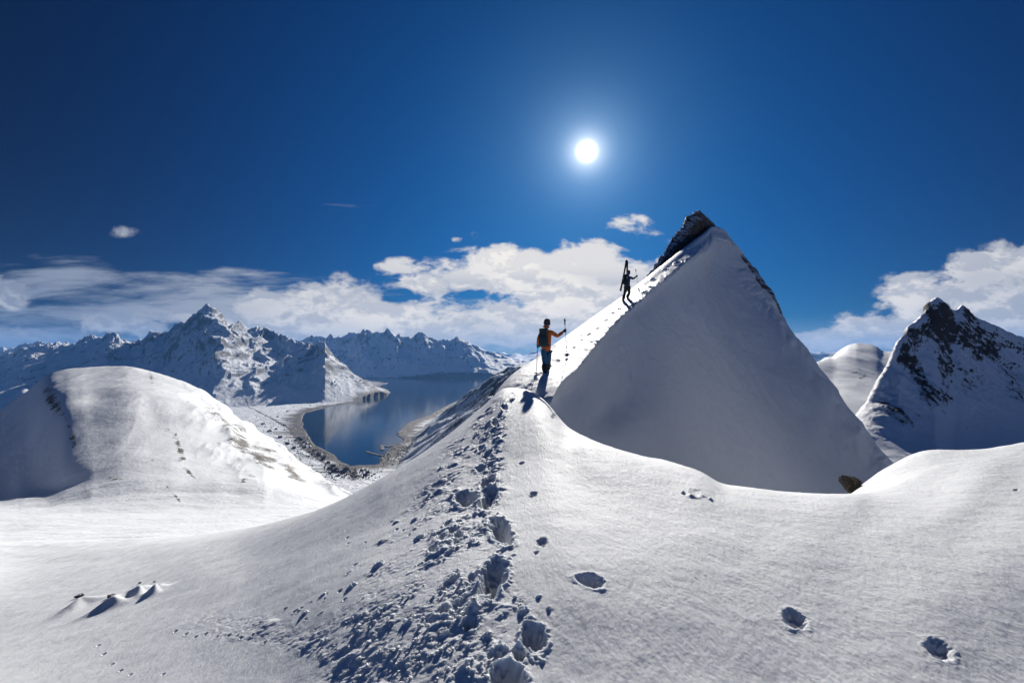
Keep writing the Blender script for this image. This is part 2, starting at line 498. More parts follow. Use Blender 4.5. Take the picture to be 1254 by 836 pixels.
Zf = (HOR - PYf) / F * Yf

# rolling wind shaping
amp = np.clip(Yf / 12.0, 0.15, 3.0)
Zf = Zf + 0.035 * amp * fbm(Xf / 1.7, Yf / 2.4, 4, 0.5, 3) * sstep(Yf, 1.0, 4.0) + 0.012 * fbm(Xf / 0.42, Yf / 0.5, 3, 0.5, 5)
Zf = Zf + sstep(Yf, 12, 30) * 0.22 * fbm(Xf / 9, Yf / 6, 4, 0.5, 11) * np.clip(Yf / 40, 0, 1.5)

# wind-packed surface grain, streaked along the wind
gr = sstep(Yf, 1.0, 2.0) * (1 - sstep(Yf, 10, 22)) * (0.28 + 0.34 * sstep(PXf, 520, 820))
Zf = Zf + gr * (0.0038 * perlin(Xf / 0.030, Yf / 0.075, 12) + 0.0034 * perlin(Xf / 0.062, Yf / 0.14, 13) + 0.0022 * perlin(Xf / 0.017, Yf / 0.03, 14))

def locate(px, py):
    d = (PXf - px) ** 2 + (PYf - py) ** 2 + np.where(jr[:, None] > 7.2, 1e6, 0)
    k = np.argmin(d)
    return Xf.flat[k], Yf.flat[k], Zf.flat[k]

# churned, trodden snow beside the track
px_mid = np.interp(PYf, [440, 500, 560, 620, 700, 780, 836, 1000], [655, 607, 575, 560, 540, 530, 520, 500])
half = np.interp(PYf, [440, 500, 560, 620, 700, 780, 836, 1000], [10, 16, 42, 62, 92, 150, 190, 260])
q = (PXf - px_mid) / half
q = q + 0.35 * fbm(Xf / 0.5, Yf / 0.5, 3, 0.5, 21)
churn = (1 - sstep(np.abs(q), 0.55, 1.15)) * (1 - sstep(Yf, 11, 13))
patch = sstep(fbm(Xf / 0.55, Yf / 0.6, 4, 0.55, 31), -0.22, 0.28)
side = (1 - sstep(np.abs((PYf - np.interp(PXf, [180, 330, 420], [758, 772, 800])) / 16 + 0.6 * fbm(Xf / .3, Yf / .3, 3, .5, 9)), 0.6, 1.3)) * sstep(PXf, 190, 300) * (1 - sstep(PXf, 420, 480))
churn = churn * (0.62 + 0.38 * sstep(q, -0.5, 0.2))
churn_a = np.clip(churn * (0.25 + 0.75 * patch) + 0.28 * side, 0, 1)
lump = np.abs(perlin(Xf / 0.085, Yf / 0.085, 41)) + 0.6 * np.abs(perlin(Xf / 0.045, Yf / 0.045, 42)) + 0.35 * perlin(Xf / 0.02, Yf / 0.02, 43)
big_l = np.clip(perlin(Xf / 0.21, Yf / 0.21, 44) + 0.1, 0, 1)
lumpscale = np.clip(Yf / 4.0, 0.8, 1.5)
Zf = Zf + churn_a * lumpscale * (0.030 * (1 - np.abs(perlin(Xf / 0.17, Yf / 0.17, 46)) * 1.6) * sstep(fbm(Xf / .4, Yf / .4, 2, .5, 47), -.2, .3)
   + 0.020 * np.abs(perlin(Xf / 0.09, Yf / 0.09, 41)) + 0.014 * np.abs(perlin(Xf / 0.05, Yf / 0.05, 42)) + 0.008 * np.abs(perlin(Xf / 0.027, Yf / 0.027, 45)) + 0.038 * big_l * patch - 0.02)
# chunks rolled off to the left of the track
for (cx, cy, w) in [(463, 692, 7), (430, 718, 6), (462, 752, 6), (500, 762, 6), (437, 775, 4), (513, 658, 6), (560, 700, 6), (531, 655, 4), (508, 637, 5), (485, 640, 4), (395, 728, 4), (372, 752, 5),
                    (640, 748, 7), (578, 748, 10), (562, 735, 7), (545, 775, 6), (612, 795, 10), (596, 778, 7), (660, 730, 4), (672, 745, 4)]:
    x0, y0, z0 = locate(cx, cy)
    r = w / F * y0
    I = np.nonzero((np.abs(Xf - x0) < 1.6 * r) & (np.abs(Yf - y0) < 1.6 * r))
    dd = np.sqrt((Xf[I] - x0) ** 2 + (Yf[I] - y0) ** 2) / r
    dd = dd + 0.35 * perlin(Xf[I] / (r * 0.9), Yf[I] / (r * 0.9), 51) + 0.2 * perlin(Xf[I] / (r * 0.4), Yf[I] / (r * 0.4), 52)
    Zf[I] += r * 0.8 * np.clip(1 - dd ** 2, 0, 1) ** 0.8 * (dd < 1) * (0.75 + 0.5 * perlin(Xf[I] / (r * 0.5), Yf[I] / (r * 0.5), 53))

def dig(px, py, w, h, depth=0.9, rim=0.16, rot=0.0, seed=0, rough=0.2):
    """a boot hole: w, h are its width and height as seen, depth relative to its width"""
    global Zf
    x0, y0, z0 = locate(px, py)
    _, y1, _ = locate(px, py - h / 2); _, y2, _ = locate(px, py + h / 2)
    rx = w / 2 / F * y0
    ry = max(abs(y1 - y2) / 2, rx * 0.6)
    ry = min(ry, rx * (4.5 if depth > 0.6 else 2.6))
    I = np.nonzero((np.abs(Xf - x0) < 2.6 * max(rx, ry)) & (np.abs(Yf - y0) < 2.6 * max(rx, ry)))
    xw, yw = Xf[I], Yf[I]
    X_, Y_ = xw - x0, yw - y0
    an_ = rot - math.atan2(x0, y0)
    c, s = math.cos(an_), math.sin(an_)
    a = (X_ * c + Y_ * s) / rx; b = (-X_ * s + Y_ * c) / ry
    d = np.sqrt(a * a + b * b)
    d = d + rough * (perlin(xw / (rx * 1.1), yw / (rx * 1.1), 60 + seed) + 0.7 * perlin(xw / (rx * 0.35), yw / (rx * 0.35), 61 + seed))
    dep = min(depth * rx * 2, 0.30)
    Zf[I] += -dep * (1 - sstep(d, 0.25, 1.08)) * (0.75 + 0.35 * perlin(xw / (rx * .5), yw / (rx * .5), 70 + seed)) + rim * rx * np.exp(-((d - 1.12) / 0.22) ** 2) * (0.7 + 0.6 * perlin(xw / rx, yw / rx, 80 + seed))

steps = [(613, 649, 25, 38), (603, 708, 34, 52), (652, 780, 32, 38), (599, 612, 22, 25), (571, 611, 27, 20), (598, 590, 18, 16), (589, 573, 13, 10),
         (597, 556, 11, 9), (602, 541, 10, 8), (590, 548, 9, 7), (604, 527, 9, 7), (596, 533, 6, 5), (606, 516, 8, 6), (612, 508, 7, 5), (618, 498, 7, 5), (626, 490, 7, 4),
         (622, 830, 46, 40), (636, 800, 20, 20), (576, 765, 20, 18), (545, 748, 14, 12), (562, 655, 12, 9), (548, 640, 10, 7), (530, 672, 12, 8)]
for i, (a, b, c, d) in enumerate(steps):
    dig(a, b, c, d, 0.85, 0.28, 0.15 * (-1) ** i, i, 0.25)
for i, (a, b, c, d) in enumerate([(723, 710, 34, 18), (972, 757, 30, 28), (1150, 796, 28, 34), (652, 605, 13, 7), (638, 567, 8, 4), (664, 664, 16, 13), (656, 677, 8, 6), (1244, 600, 6, 4)]):
    dig(a, b, c, d, 0.42, 0.09, 0.0, 30 + i, 0.2)
for i, (a, b) in enumerate([(120, 790), (127, 800), (137, 812), (148, 820), (160, 826), (215, 772), (228, 776), (240, 779), (252, 776), (266, 780), (281, 778), (296, 781), (310, 778), (325, 786), (200, 826), (350, 745), (365, 748)]):
    dig(a, b, 5, 3.5, 0.6, 0.2, 0, 50 + i, 0.2)
# crumbs of crust on the smooth slope
for (cx, cy, w, hgt) in [(837, 604, 2.2, 1.8), (871, 612, 2.2, 1.4), (862, 608, 5, .35), (846, 608, 5, .4)]:
    x0, y0, z0 = locate(cx, cy); r = w / F * y0
    dd = ((Xf - x0) ** 2 + (Yf - y0) ** 2) / r ** 2
    Zf = Zf + r * hgt * np.exp(-dd)
dig(852, 604, 14, 4, 0.10, 0.15, 0, 90, 0.3)
x0, y0, z0 = locate(872, 588); 
# scattered pock marks left of the trail
rp = random.Random(5)
for i in range(26):
    t = rp.random()
    a = 560 - 190 * t + rp.uniform(-25, 25); b = 560 + 200 * t + rp.uniform(-20, 30)
    dig(a, b, rp.uniform(3, 7), rp.uniform(2, 4), 0.5, 0.2, 0, i, 0.3)

# snow drifted against the three outcrops on the left slope
OUT = [(97, 738, 15, 9), (138, 737, 15, 11), (171, 723, 10, 9.5), (190, 720, 9, 8.5)]
for (cx, cy, w, hgt) in OUT:
    x0, y0, z0 = locate(cx, cy + 5); r = w / F * y0
    hh = hgt / F * y0
    dd = np.sqrt((Xf - x0) ** 2 + ((Yf - y0) * 0.7) ** 2) / r * (1 + 0.25 * np.sin(3 * np.arctan2(Yf - y0, Xf - x0) + cx))
    Zf = Zf + hh * 1.25 * np.exp(-1.1 * dd ** 1.7)

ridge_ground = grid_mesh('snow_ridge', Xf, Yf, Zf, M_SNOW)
ridge_ground['kind'] = 'structure'

def pixblob(P, PY, lst):
    r = np.zeros_like(P)
    for (x, y, rx, ry, rot, amp) in lst:
        c, s = math.cos(math.radians(rot)), math.sin(math.radians(rot))
        a = ((P - x) * c + (PY - y) * s) / rx; b = (-(P - x) * s + (PY - y) * c) / ry
        r = np.maximum(r, amp * np.exp(-(a * a + b * b)))
    return r

# =============================================================== the sharp peak with its shaded face
#  per row along the crest: left flank base, flank, back of crest, crest strip edge, lip, face x4
SIL  = [(560, 600, 10.2), (611, 480, 12.0), (662, 435, 15.2), (704, 404, 18.6), (735, 382, 21.6), (763, 362.5, 25), (797, 336, 34), (835, 306, 46), (861, 286, 56), (873, 277, 60), (888, 286, 62)]
EDGE = [(640, 610, 9.6), (678, 485, 10.6), (710, 447, 13.4), (737, 414, 16.6), (757, 392, 19.2), (785, 367, 22.6), (812, 344, 31), (846, 316, 42), (868, 300, 52), (876, 290, 57), (905, 304, 61)]
F1   = [(650, 650, 9.4), (687, 512, 10.5), (719, 472, 13.3), (747, 445, 16.4), (768, 425, 18.9), (800, 405, 21.6), (828, 388, 29), (862, 362, 39), (884, 350, 48), (898, 345, 53), (930, 339, 57)]
F2   = [(660, 720, 9.0), (702, 575, 9.6), (738, 535, 12.0), (775, 522, 14.6), (804, 512, 17.0), (835, 500, 19.5), (865, 490, 26), (905, 482, 34), (935, 470, 41), (956, 465, 46), (974, 405, 51)]
F3   = [(670, 800, 7.2), (712, 700, 8.9), (750, 660, 11.0), (790, 650, 13.2), (830, 645, 15.3), (860, 640, 17.2), (900, 640, 22), (950, 645, 28), (1000, 640, 34), (1036, 610, 39), (1076, 547, 42)]
F4   = [(680, 1000, 6.6), (722, 900, 8.2), (760, 850, 10), (800, 850, 12), (850, 850, 13.5), (890, 840, 15), (940, 830, 19), (1000, 820, 24), (1080, 780, 29), (1140, 720, 33), (1165, 640, 36)]
rows = []
YF = [1.0, 1.15, 1.17, 1.16, 1.17, 1.17, 1.07, 1, 1, 1, 1]
for k in range(11):
    s, e, a, b, c, d = [(q_[0], q_[1], q_[2] * YF[k]) for q_ in (SIL[k], EDGE[k], F1[k], F2[k], F3[k], F4[k])]
    lf1 = (s[0] - 16, s[1] + 42, s[2] * 1.10)
    lf0 = (s[0] - 70, s[1] + 190, s[2] * 1.25)
    mid = ((s[0] + e[0]) / 2, (s[1] + e[1]) / 2 - 0.6, (s[2] + e[2]) / 2)
    lip = (e[0] + (a[0] - e[0]) * 0.10 - (1.2 if k < 9 else 0), e[1] + (a[1] - e[1]) * 0.16, e[2] + (a[2] - e[2]) * 0.10)
    rows.append([lf0, lf1, s, mid, e, lip, a, b, c, d])
# behind the right-hand edge
last = rows[-1]
rows.append([(p[0] + 6 * i * 0.5 - 4, p[1] + 26 + i * 3, p[2] * 1.10) for i, p in enumerate(last)])
rows.append([(p[0] + 4 * i * 0.5 - 20, p[1] + 150 + i * 3, p[2] * 1.30) for i, p in enumerate(last)])
R = np.array(rows, float)
R[..., 2] = np.log(R[..., 2])
ru = np.concatenate([np.linspace(0, 10, 620)[:-1], np.linspace(10, 12, 60)])
rv = np.concatenate([np.linspace(0, 2, 50)[:-1], np.linspace(2, 4, 110)[:-1], np.linspace(4, 6, 130)[:-1], np.linspace(6, 9, 220)])
G = hermite(np.arange(13), R, ru).transpose(1, 0, 2)
G = hermite(np.arange(10), G, rv).transpose(1, 0, 2)
Yp = np.exp(G[..., 2]); Xp = (G[..., 0] - 627) / F * Yp; Zp = (HOR - G[..., 1]) / F * Yp
nx, ny, nz = normals_of(Xp, Yp, Zp)
if nz.mean() < 0: nx, ny, nz = -nx, -ny, -nz
VV = np.broadcast_to(rv, Xp.shape); UU = np.broadcast_to(ru[:, None], Xp.shape)
faceM = sstep(VV, 4.6, 6.2)
stripM = (1 - sstep(VV, 3.9, 4.4)) * sstep(VV, 1.6, 2.1)
sc_p = np.clip(Yp / 20, 0.5, 3)
disp = faceM * sc_p * (0.10 * fbm(Xp / 3.2, (Zp + Yp * .4) / 4.5, 5, 0.5, 101) + 0.02 * fbm(Xp / 0.6, Zp / 1.2, 4, 0.5, 102))
# wind scoop under the lower end of the cornice, old avalanche runnels, layered crust
disp = disp - 0.35 * pixblob(G[..., 0], G[..., 1], [(765, 490, 26, 44, 25, 1.0)]) * sstep(VV, 4.6, 5.4)
disp = disp - 1.1 * sc_p * sstep(VV, 4.8, 6.0) * (1 - sstep(VV, 6.5, 8.5)) * (0.5 + 0.5 * np.sin(UU * 0.9 + 0.5)) * 0.5
disp = disp + faceM * sc_p * 0.07 * (ridged(UU * 1.7 + 0.25 * fbm(VV * 2, UU, 3, .5, 131), VV * 0.35, 4, 0.55, 132) - 0.5)
disp = disp + faceM * sc_p * 0.014 * ridged(Xp / 2.5 + Yp / 5, Zp / 0.5, 3, .5, 133)
# faint flutings running down the face below the cornice
disp = disp + sstep(VV, 4.3, 5.2) * (1 - sstep(VV, 5.2, 7.0)) * sc_p * 0.05 * perlin(UU * 3.1, VV * 0.4, 103)
# a broken, uneven cornice lip
lipM = np.exp(-((VV - 4.2) / 0.75) ** 2)
disp = disp + lipM * sc_p * (0.05 * perlin(UU * 5.3, VV * 0.8, 104) + 0.035 * perlin(UU * 15, VV * 2, 105)) * sstep(UU, 0.8, 2.0)
disp = disp + stripM * (0.022 * fbm(Xp / 0.9, Yp / 0.9, 4, 0.5, 106) + 0.008 * perlin(Xp / 0.2, Yp / 0.25, 107))
edge_r = sstep(UU, 9.2, 10.0) * (1 - sstep(UU, 10.6, 11.2)) * sstep(VV, 5, 6)
disp = disp + edge_r * 0.5 * fbm(VV * 3.5, UU * 1.5, 4, 0.55, 108)
disp = disp * sstep(UU, 0.0, 0.6)
Xp = Xp + nx * disp; Yp = Yp + ny * disp; Zp = Zp + nz * disp
# tracks and pole drags on the strip
PXp = G[..., 0]; PYp = G[..., 1]
visM = (VV > 1.95) & (VV < 4.2)
def locate_p(px, py):
    d = (PXp - px) ** 2 + (PYp - py) ** 2 + np.where(visM, 0, 1e6)
    k = np.argmin(d)
    return k, Xp.flat[k], Yp.flat[k], Zp.flat[k]
def dig_p(px, py, w, depth, elong=1.6):
    global Zp
    k, x0, y0, z0 = locate_p(px, py)
    r = w / F * y0
    ex, ey = math.sin(0.46), math.cos(0.46)
    a = ((Xp - x0) * ex + (Yp - y0) * ey) / (r * elong); b = ((Xp - x0) * ey - (Yp - y0) * ex) / r
    d = np.sqrt(a * a + b * b)
    Zp = Zp + (VV < 4.0) * (-depth * (1 - sstep(d, 0.4, 1.0)) + depth * 0.3 * np.exp(-((d - 1.15) / 0.25) ** 2))
rp = random.Random(11)
trail = [(632, 486), (640, 478), (648, 471), (655, 464), (664, 457), (674, 449), (684, 441), (693, 433), (703, 425), (712, 417), (722, 409), (732, 401), (742, 392), (750, 384), (757, 377), (763, 369)]
for i, (a, b) in enumerate(trail):
    w = 2.4 if a < 700 else 1.5
    if i < 2: continue
    dig_p(a + rp.uniform(-1, 1), b + rp.uniform(-1, 1), w * 1.15, 0.085)
    if i % 2 == 0: dig_p(a - 8 + rp.uniform(-2, 2), b + 1.5 + rp.uniform(-1, 1), w * .6, 0.05)
for a, b, w, d in [(800, 342, 3, .12), (815, 330, 2.5, .12), (830, 322, 4, .18), (790, 358, 4, .10), (796, 352, 3, .10), (845, 306, 3, .15), (778, 374, 5, .12)]:
    dig_p(a, b, w, d, 3.0)
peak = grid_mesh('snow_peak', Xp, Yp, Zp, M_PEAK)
peak['kind'] = 'structure'

# =============================================================== generic loft by columns
def loft(name, pxk, cols, npx, nrow, mat, dispf=None, attrf=None, rowdens=None, kind='structure'):
    C = np.array([[(a, math.log(b)) for a, b in c] for c in cols])
    n = C.shape[1]
    xs = np.linspace(pxk[0], pxk[-1], npx)
    A_ = hermite(pxk, C, xs).transpose(1, 0, 2)
    jr_ = np.linspace(0, n - 1, nrow) if rowdens is None else np.concatenate([np.linspace(i, i + 1, r)[:-1] for i, r in enumerate(rowdens)] + [[n - 1.0]])
    B_ = hermite(np.arange(n), A_, jr_)
    Y = np.exp(B_[..., 1]); PY = B_[..., 0]; P = np.broadcast_to(xs, PY.shape)
    X = (P - 627) / F * Y; Z = (HOR - PY) / F * Y
    J = np.broadcast_to(jr_[:, None], PY.shape)
    if dispf is not None:
        a, b, c = normals_of(X, Y, Z)
        if c.mean() < 0: a, b, c = -a, -b, -c
        d = dispf(X, Y, Z, P, PY, J)
        if isinstance(d, tuple): X, Y, Z = d
        else: X, Y, Z = X + a * d, Y + b * d, Z + c * d
    at = attrf(X, Y, Z, P, PY, J) if attrf is not None else None
    o = grid_mesh(name, X, Y, Z, mat, at)
    if kind: o['kind'] = kind
    return o, (X, Y, Z, P, PY)

# =============================================================== snowy basin and domed hill on the left
HP = [-500, -200, 0, 30, 55, 80, 98, 115, 150, 180, 207, 240, 262, 291, 310, 322, 336, 375, 420, 480, 560]
HC = []
HT = {-500: (560, 560, 585, 640), -200: (560, 560, 600, 640), 0: (503, 560, 590, 600), 30: (482, 535, 583, 610), 55: (461, 520, 578, 620), 80: (452, 505, 572, 640), 98: (450, 500, 570, 645), 115: (449, 495, 568, 650),
      150: (448, 492, 562, 650), 180: (453, 492, 560, 640), 207: (460, 497, 560, 630), 240: (473, 508, 562, 610), 262: (487, 518, 565, 590), 291: (508, 532, 572, 560), 310: (520, 550, 577, 545),
      322: (529, 566, 580, 525), 336: (540, 592, 584, 500), 375: (571, 604, 596, 430), 420: (602, 614, 612, 350), 480: (640, 645, 650, 300), 560: (700, 702, 704, 300)}
def zp_(pa, pb_, Ya, Yb, f, lift=0.0):
    """row of the picture where an even slope between two points passes at share f of the way"""
    za, zb = (HOR - pa) * Ya, (HOR - pb_) * Yb
    Y_ = Ya + (Yb - Ya) * f
    return HOR - (za + (zb - za) * min(1.0, f + lift)) / Y_
for px in HP:
    top, mid, foot, Yt = HT[px]
    Yt = 240 + (Yt - 240) * 1.65
    yb = float(np.interp(px, [0, 300], [62, 42]))
    fo = float(np.interp(px, [240, 262, 291, 310, 322], [25, 22, 14, 7, 4]))
    HC.append([(740, yb * 0.7), (max(668, foot + 20), yb), (max(650, foot + 14), yb * 1.7), (max(627, foot + 8), 170), (foot + fo, float(np.interp(px, [262, 340], [240, 260]))), (zp_(foot + fo, top, 240, Yt, .40), 240 + (Yt - 240) * 0.40), (zp_(foot + fo, top, 240, Yt, .75, 0.04), 240 + (Yt - 240) * 0.75), (top, Yt), (top + 22, Yt * 1.12), (top + 190, Yt * 1.45)])
HC = np.array(HC)
# left flank: pushed back so that it turns away from the light
for i, px in enumerate(HP):
    for row, c0, dY in ((6, 50, 60), (5, 84, 95), (4, 112, 34)):
        w = 1 - float(sstep(px, c0 - 75, c0 + 10))
        HC[i, row, 1] += dY * w
def hill_disp(X, Y, Z, P, PY, J):
    up = sstep(J, 3.5, 5)
    d = up * (3.6 * fbm((X + Y * .5) / 130, (Y - X * .3) / 190, 5, 0.5, 201) + 2.6 * (ridged((X + .35 * Y) / 95, (Y - .2 * X) / 330, 5, 0.5, 206) - .5) + 0.5 * fbm(X / 22, Y / 45, 4, 0.5, 202)) + (1 - up) * (1.2 * fbm(X / 45, Y / 30, 4, 0.5, 203))
    d += up * sstep(P, 190, 300) * 6.0 * (ridged(X / 40 + Y / 90, Y / 160, 4, 0.5, 204) - 0.4)
    # gully and shadowed hollow under the shoulder
    d -= 3.5 * pixblob(P, PY, [(120, 483, 30, 8, -8, .9), (80, 590, 40, 8, -14, .5), (185, 500, 16, 14, 40, .6)])
    return d
def hill_attr(X, Y, Z, P, PY, J):
    r = pixblob(P, PY, [(62, 490, 10, 26, -28, .62), (84, 525, 5, 28, -12, .45), (265, 505, 22, 16, 40, .50), (292, 535, 30, 16, 45, .62), (220, 545, 7, 26, -18, .62), (228, 575, 26, 3, 42, .6),
                        (185, 462, 4, 14, -15, .5), (320, 556, 22, 14, 50, .70), (235, 470, 5, 6, 40, .4), (300, 575, 26, 6, 30, .5), (140, 585, 26, 8, 10, .40), (185, 565, 10, 4, 0, .45), (213, 605, 16, 2.0, 50, .7),
                        (345, 600, 30, 2, 10, .3), (100, 555, 5, 20, 5, .35), (298, 590, 14, 3, -20, .6), (325, 556, 26, 16, 48, .66), (360, 578, 26, 9, 38, .62), (400, 596, 20, 5, 30, .5), (278, 520, 20, 8, 50, .6)])
    st = ridged(X / 14 + Y / 60, Y / 70, 4, 0.55, 211)
    ln = pixblob(P, PY, [(186, 466, 4, 10, -18, .40), (205, 520, 9, 12, -16, .40), (222, 562, 9, 16, -18, .52), (60, 478, 12, 10, 0, .6), (72, 500, 8, 18, -30, .66), (88, 535, 6, 24, -15, .6)])
    r = np.maximum(r * 1.1, ln)
    st2 = ridged((X - .5 * Y) / 7, (Y + X) / 60, 4, 0.6, 213)
    return {'rock': np.clip(r * (0.45 + 0.75 * st + 0.55 * st2), 0, 1)}
hill, HG = loft('snow_hill', HP, HC, 900, 420, M_HILL, hill_disp, hill_attr)

# =============================================================== rocky mountain on the right
EP = [1000, 1030, 1056, 1068, 1080, 1092, 1102, 1112, 1125, 1136, 1147, 1158, 1168, 1178, 1188, 1200, 1215, 1235, 1254, 1300, 1400, 1700]
ET = [560, 530, 497, 478, 457, 436, 414, 400, 390, 376, 367, 372, 379, 373, 380, 391, 398, 408, 415, 430, 440, 470]
EC = []
for px, t in zip(EP, ET):
    Yt = np.interp(px, [1000, 1056, 1102, 1147, 1168, 1200, 1300, 1700], [205, 215, 235, 262, 275, 285, 300, 330])
    b = np.interp(px, [1000, 1056, 1254, 1700], [620, 600, 600, 620])
    Yb = np.interp(px, [1000, 1100, 1254, 1700], [120, 140, 165, 200])
    c = [(b + 60, Yb * 0.8)]
    ts = np.interp(px, [1000, 1056, 1147, 1254, 1700], [548, 480, 392, 415, 470])
    for f in (0, .33, .6, .82):
        te = ts + (t - ts) * f ** 3
        c.append((b + (te - b) * f, Yb + (Yt - Yb) * (f ** 0.85)))
    c += [(t, Yt), (t + 30, Yt * 1.10), (t + 200, Yt * 1.5)]
    EC.append(c)
CRAG = [(1124, 455, 9, 34, -32, .95), (1108, 438, 8, 14, -20, .95), (1140, 483, 16, 22, -50, .8), (1105, 508, 26, 12, 22, .85), (1085, 492, 14, 8, 25, .6), (1146, 388, 16, 24, -30, .85), (1168, 405, 12, 20, -35, .75),
        (1185, 383, 8, 8, 30, .5), (1215, 430, 12, 18, -38, .8), (1235, 455, 20, 14, 50, .6), (1198, 405, 6, 18, -10, .6), (1190, 470, 30, 22, 20, .42), (1228, 400, 20, 5, 25, .6), (1165, 520, 40, 8, 10, .3),
        (1245, 480, 12, 30, -40, .5), (1172, 445, 22, 10, 35, .35), (1090, 470, 6, 14, -20, .4), (1254, 425, 14, 8, 0, .5)]
def crag_disp(X, Y, Z, P, PY, J):
    m = pixblob(P, PY, CRAG)
    r = ridged(X / 13 + Z / 30, Z / 22 + Y / 40, 6, 0.58, 301)
    r2 = ridged(X / 4.5, Z / 8 + Y / 12, 4, 0.6, 305)
    top = sstep(J, 1.5, 4.0) * (1 - 0.6 * sstep(J, 5.2, 6))
    return top * (1.6 * fbm(X / 28, (Y + Z) / 28, 4, 0.5, 302) + 2.3 * (r - 0.35) * (0.45 + m) + 1.3 * (r2 - 0.4) * (0.25 + m)) + 0.5 * fbm(X / 15, Y / 15, 4, .5, 303)
def crag_attr(X, Y, Z, P, PY, J):
    m = pixblob(P, PY, CRAG)
    r = ridged(X / 6 + Z / 12, Z / 10 + Y / 16, 5, 0.6, 311)
    return {'rock': np.clip(0.11 + 0.95 * m * (0.45 + 0.8 * r) + 0.12 * (r - .5), 0, 1)}
crag, EG = loft('rocky_mountain', EP, EC, 620, 420, M_CRAG, crag_disp, crag_attr)

# the white hill behind it
WP = [940, 985, 1008, 1020, 1032, 1046, 1060, 1074, 1085, 1098, 1120, 1160]
WSK = [(930, 480), (985, 455), (1004, 442), (1011, 436), (1018, 437.5), (1030, 428), (1040, 422.5), (1050, 420.5), (1062, 421.5), (1072, 423), (1079, 429), (1088, 431), (1096, 431), (1112, 442), (1170, 480)]
WP = list(range(930, 1171, 6))
WT = [float(v) for v in np.interp(WP, [a for a, b in WSK], [b for a, b in WSK])]
WC = [[(640, 380), (565, 480), (500, 640), (466 + 0.15 * (t - 428), 820), (436 + 0.45 * (t - 428), 980), (t, 1130), (t + 20, 1300), (t + 120, 1700)] for t in WT]
def white_disp(X, Y, Z, P, PY, J):
    return 9 * fbm(X / 110, Y / 260, 4, 0.45, 321) + 0.6 * fbm(X / 30, Y / 60, 4, 0.5, 322)
def white_attr(X, Y, Z, P, PY, J):
    m = pixblob(P, PY, [(1048, 456, 10, 5, -35, .6), (1056, 462, 12, 4, -35, .6), (1030, 459, 8, 3, -20, .5), (1058, 472, 8, 3, -30, .55), (1015, 438, 5, 2, -30, .5)])
    return {'rock': m * (0.5 + 0.9 * ridged(X / 20, Y / 20, 3, .5, 323))}
white, _ = loft('white_hill', WP, WC, 260, 200, M_HILL, white_disp, white_attr)

# =============================================================== fjord, valley floor and mountain ranges
H = 500.0
def shore(px, py):
    Y = H * F / (py - HOR)
    return ((px - 627) / F * Y, Y)
LAKE = [(370, 511), (372, 524), (386, 545), (410, 556), (414, 563), (429, 570), (463, 569), (466, 560), (474, 552), (480, 547), (494, 540), (489, 531), (498, 518), (526, 508), (550, 495), (578, 482), (592, 468),
        (640, 464), (700, 462.6), (900, 462.4), (900, 461.6), (560, 462.2), (442, 463.4), (455, 466.5), (475, 469), (464, 472.5), (478, 480.5), (473, 484), (450, 488.5), (429, 494), (409, 497), (389, 501.5), (375, 505.5)]
LP = np.array([shore(*p) for p in LAKE])
def poly_sdf(X, Y, P):
    """signed distance to a polygon, negative inside"""
    d2 = np.full(X.shape, 1e18); ins = np.zeros(X.shape, bool)
    n = len(P)
    for i in range(n):
        a = P[i]; b = P[(i + 1) % n]
        e = b - a
        t = np.clip(((X - a[0]) * e[0] + (Y - a[1]) * e[1]) / (e @ e), 0, 1)
        d2 = np.minimum(d2, (X - a[0] - t * e[0]) ** 2 + (Y - a[1] - t * e[1]) ** 2)
        c = ((a[1] > Y) != (b[1] > Y))
        xi = a[0] + (Y - a[1]) / (b[1] - a[1] + 1e-9) * e[0]
        ins ^= c & (X < xi)
    return np.where(ins, -1, 1) * np.sqrt(d2)

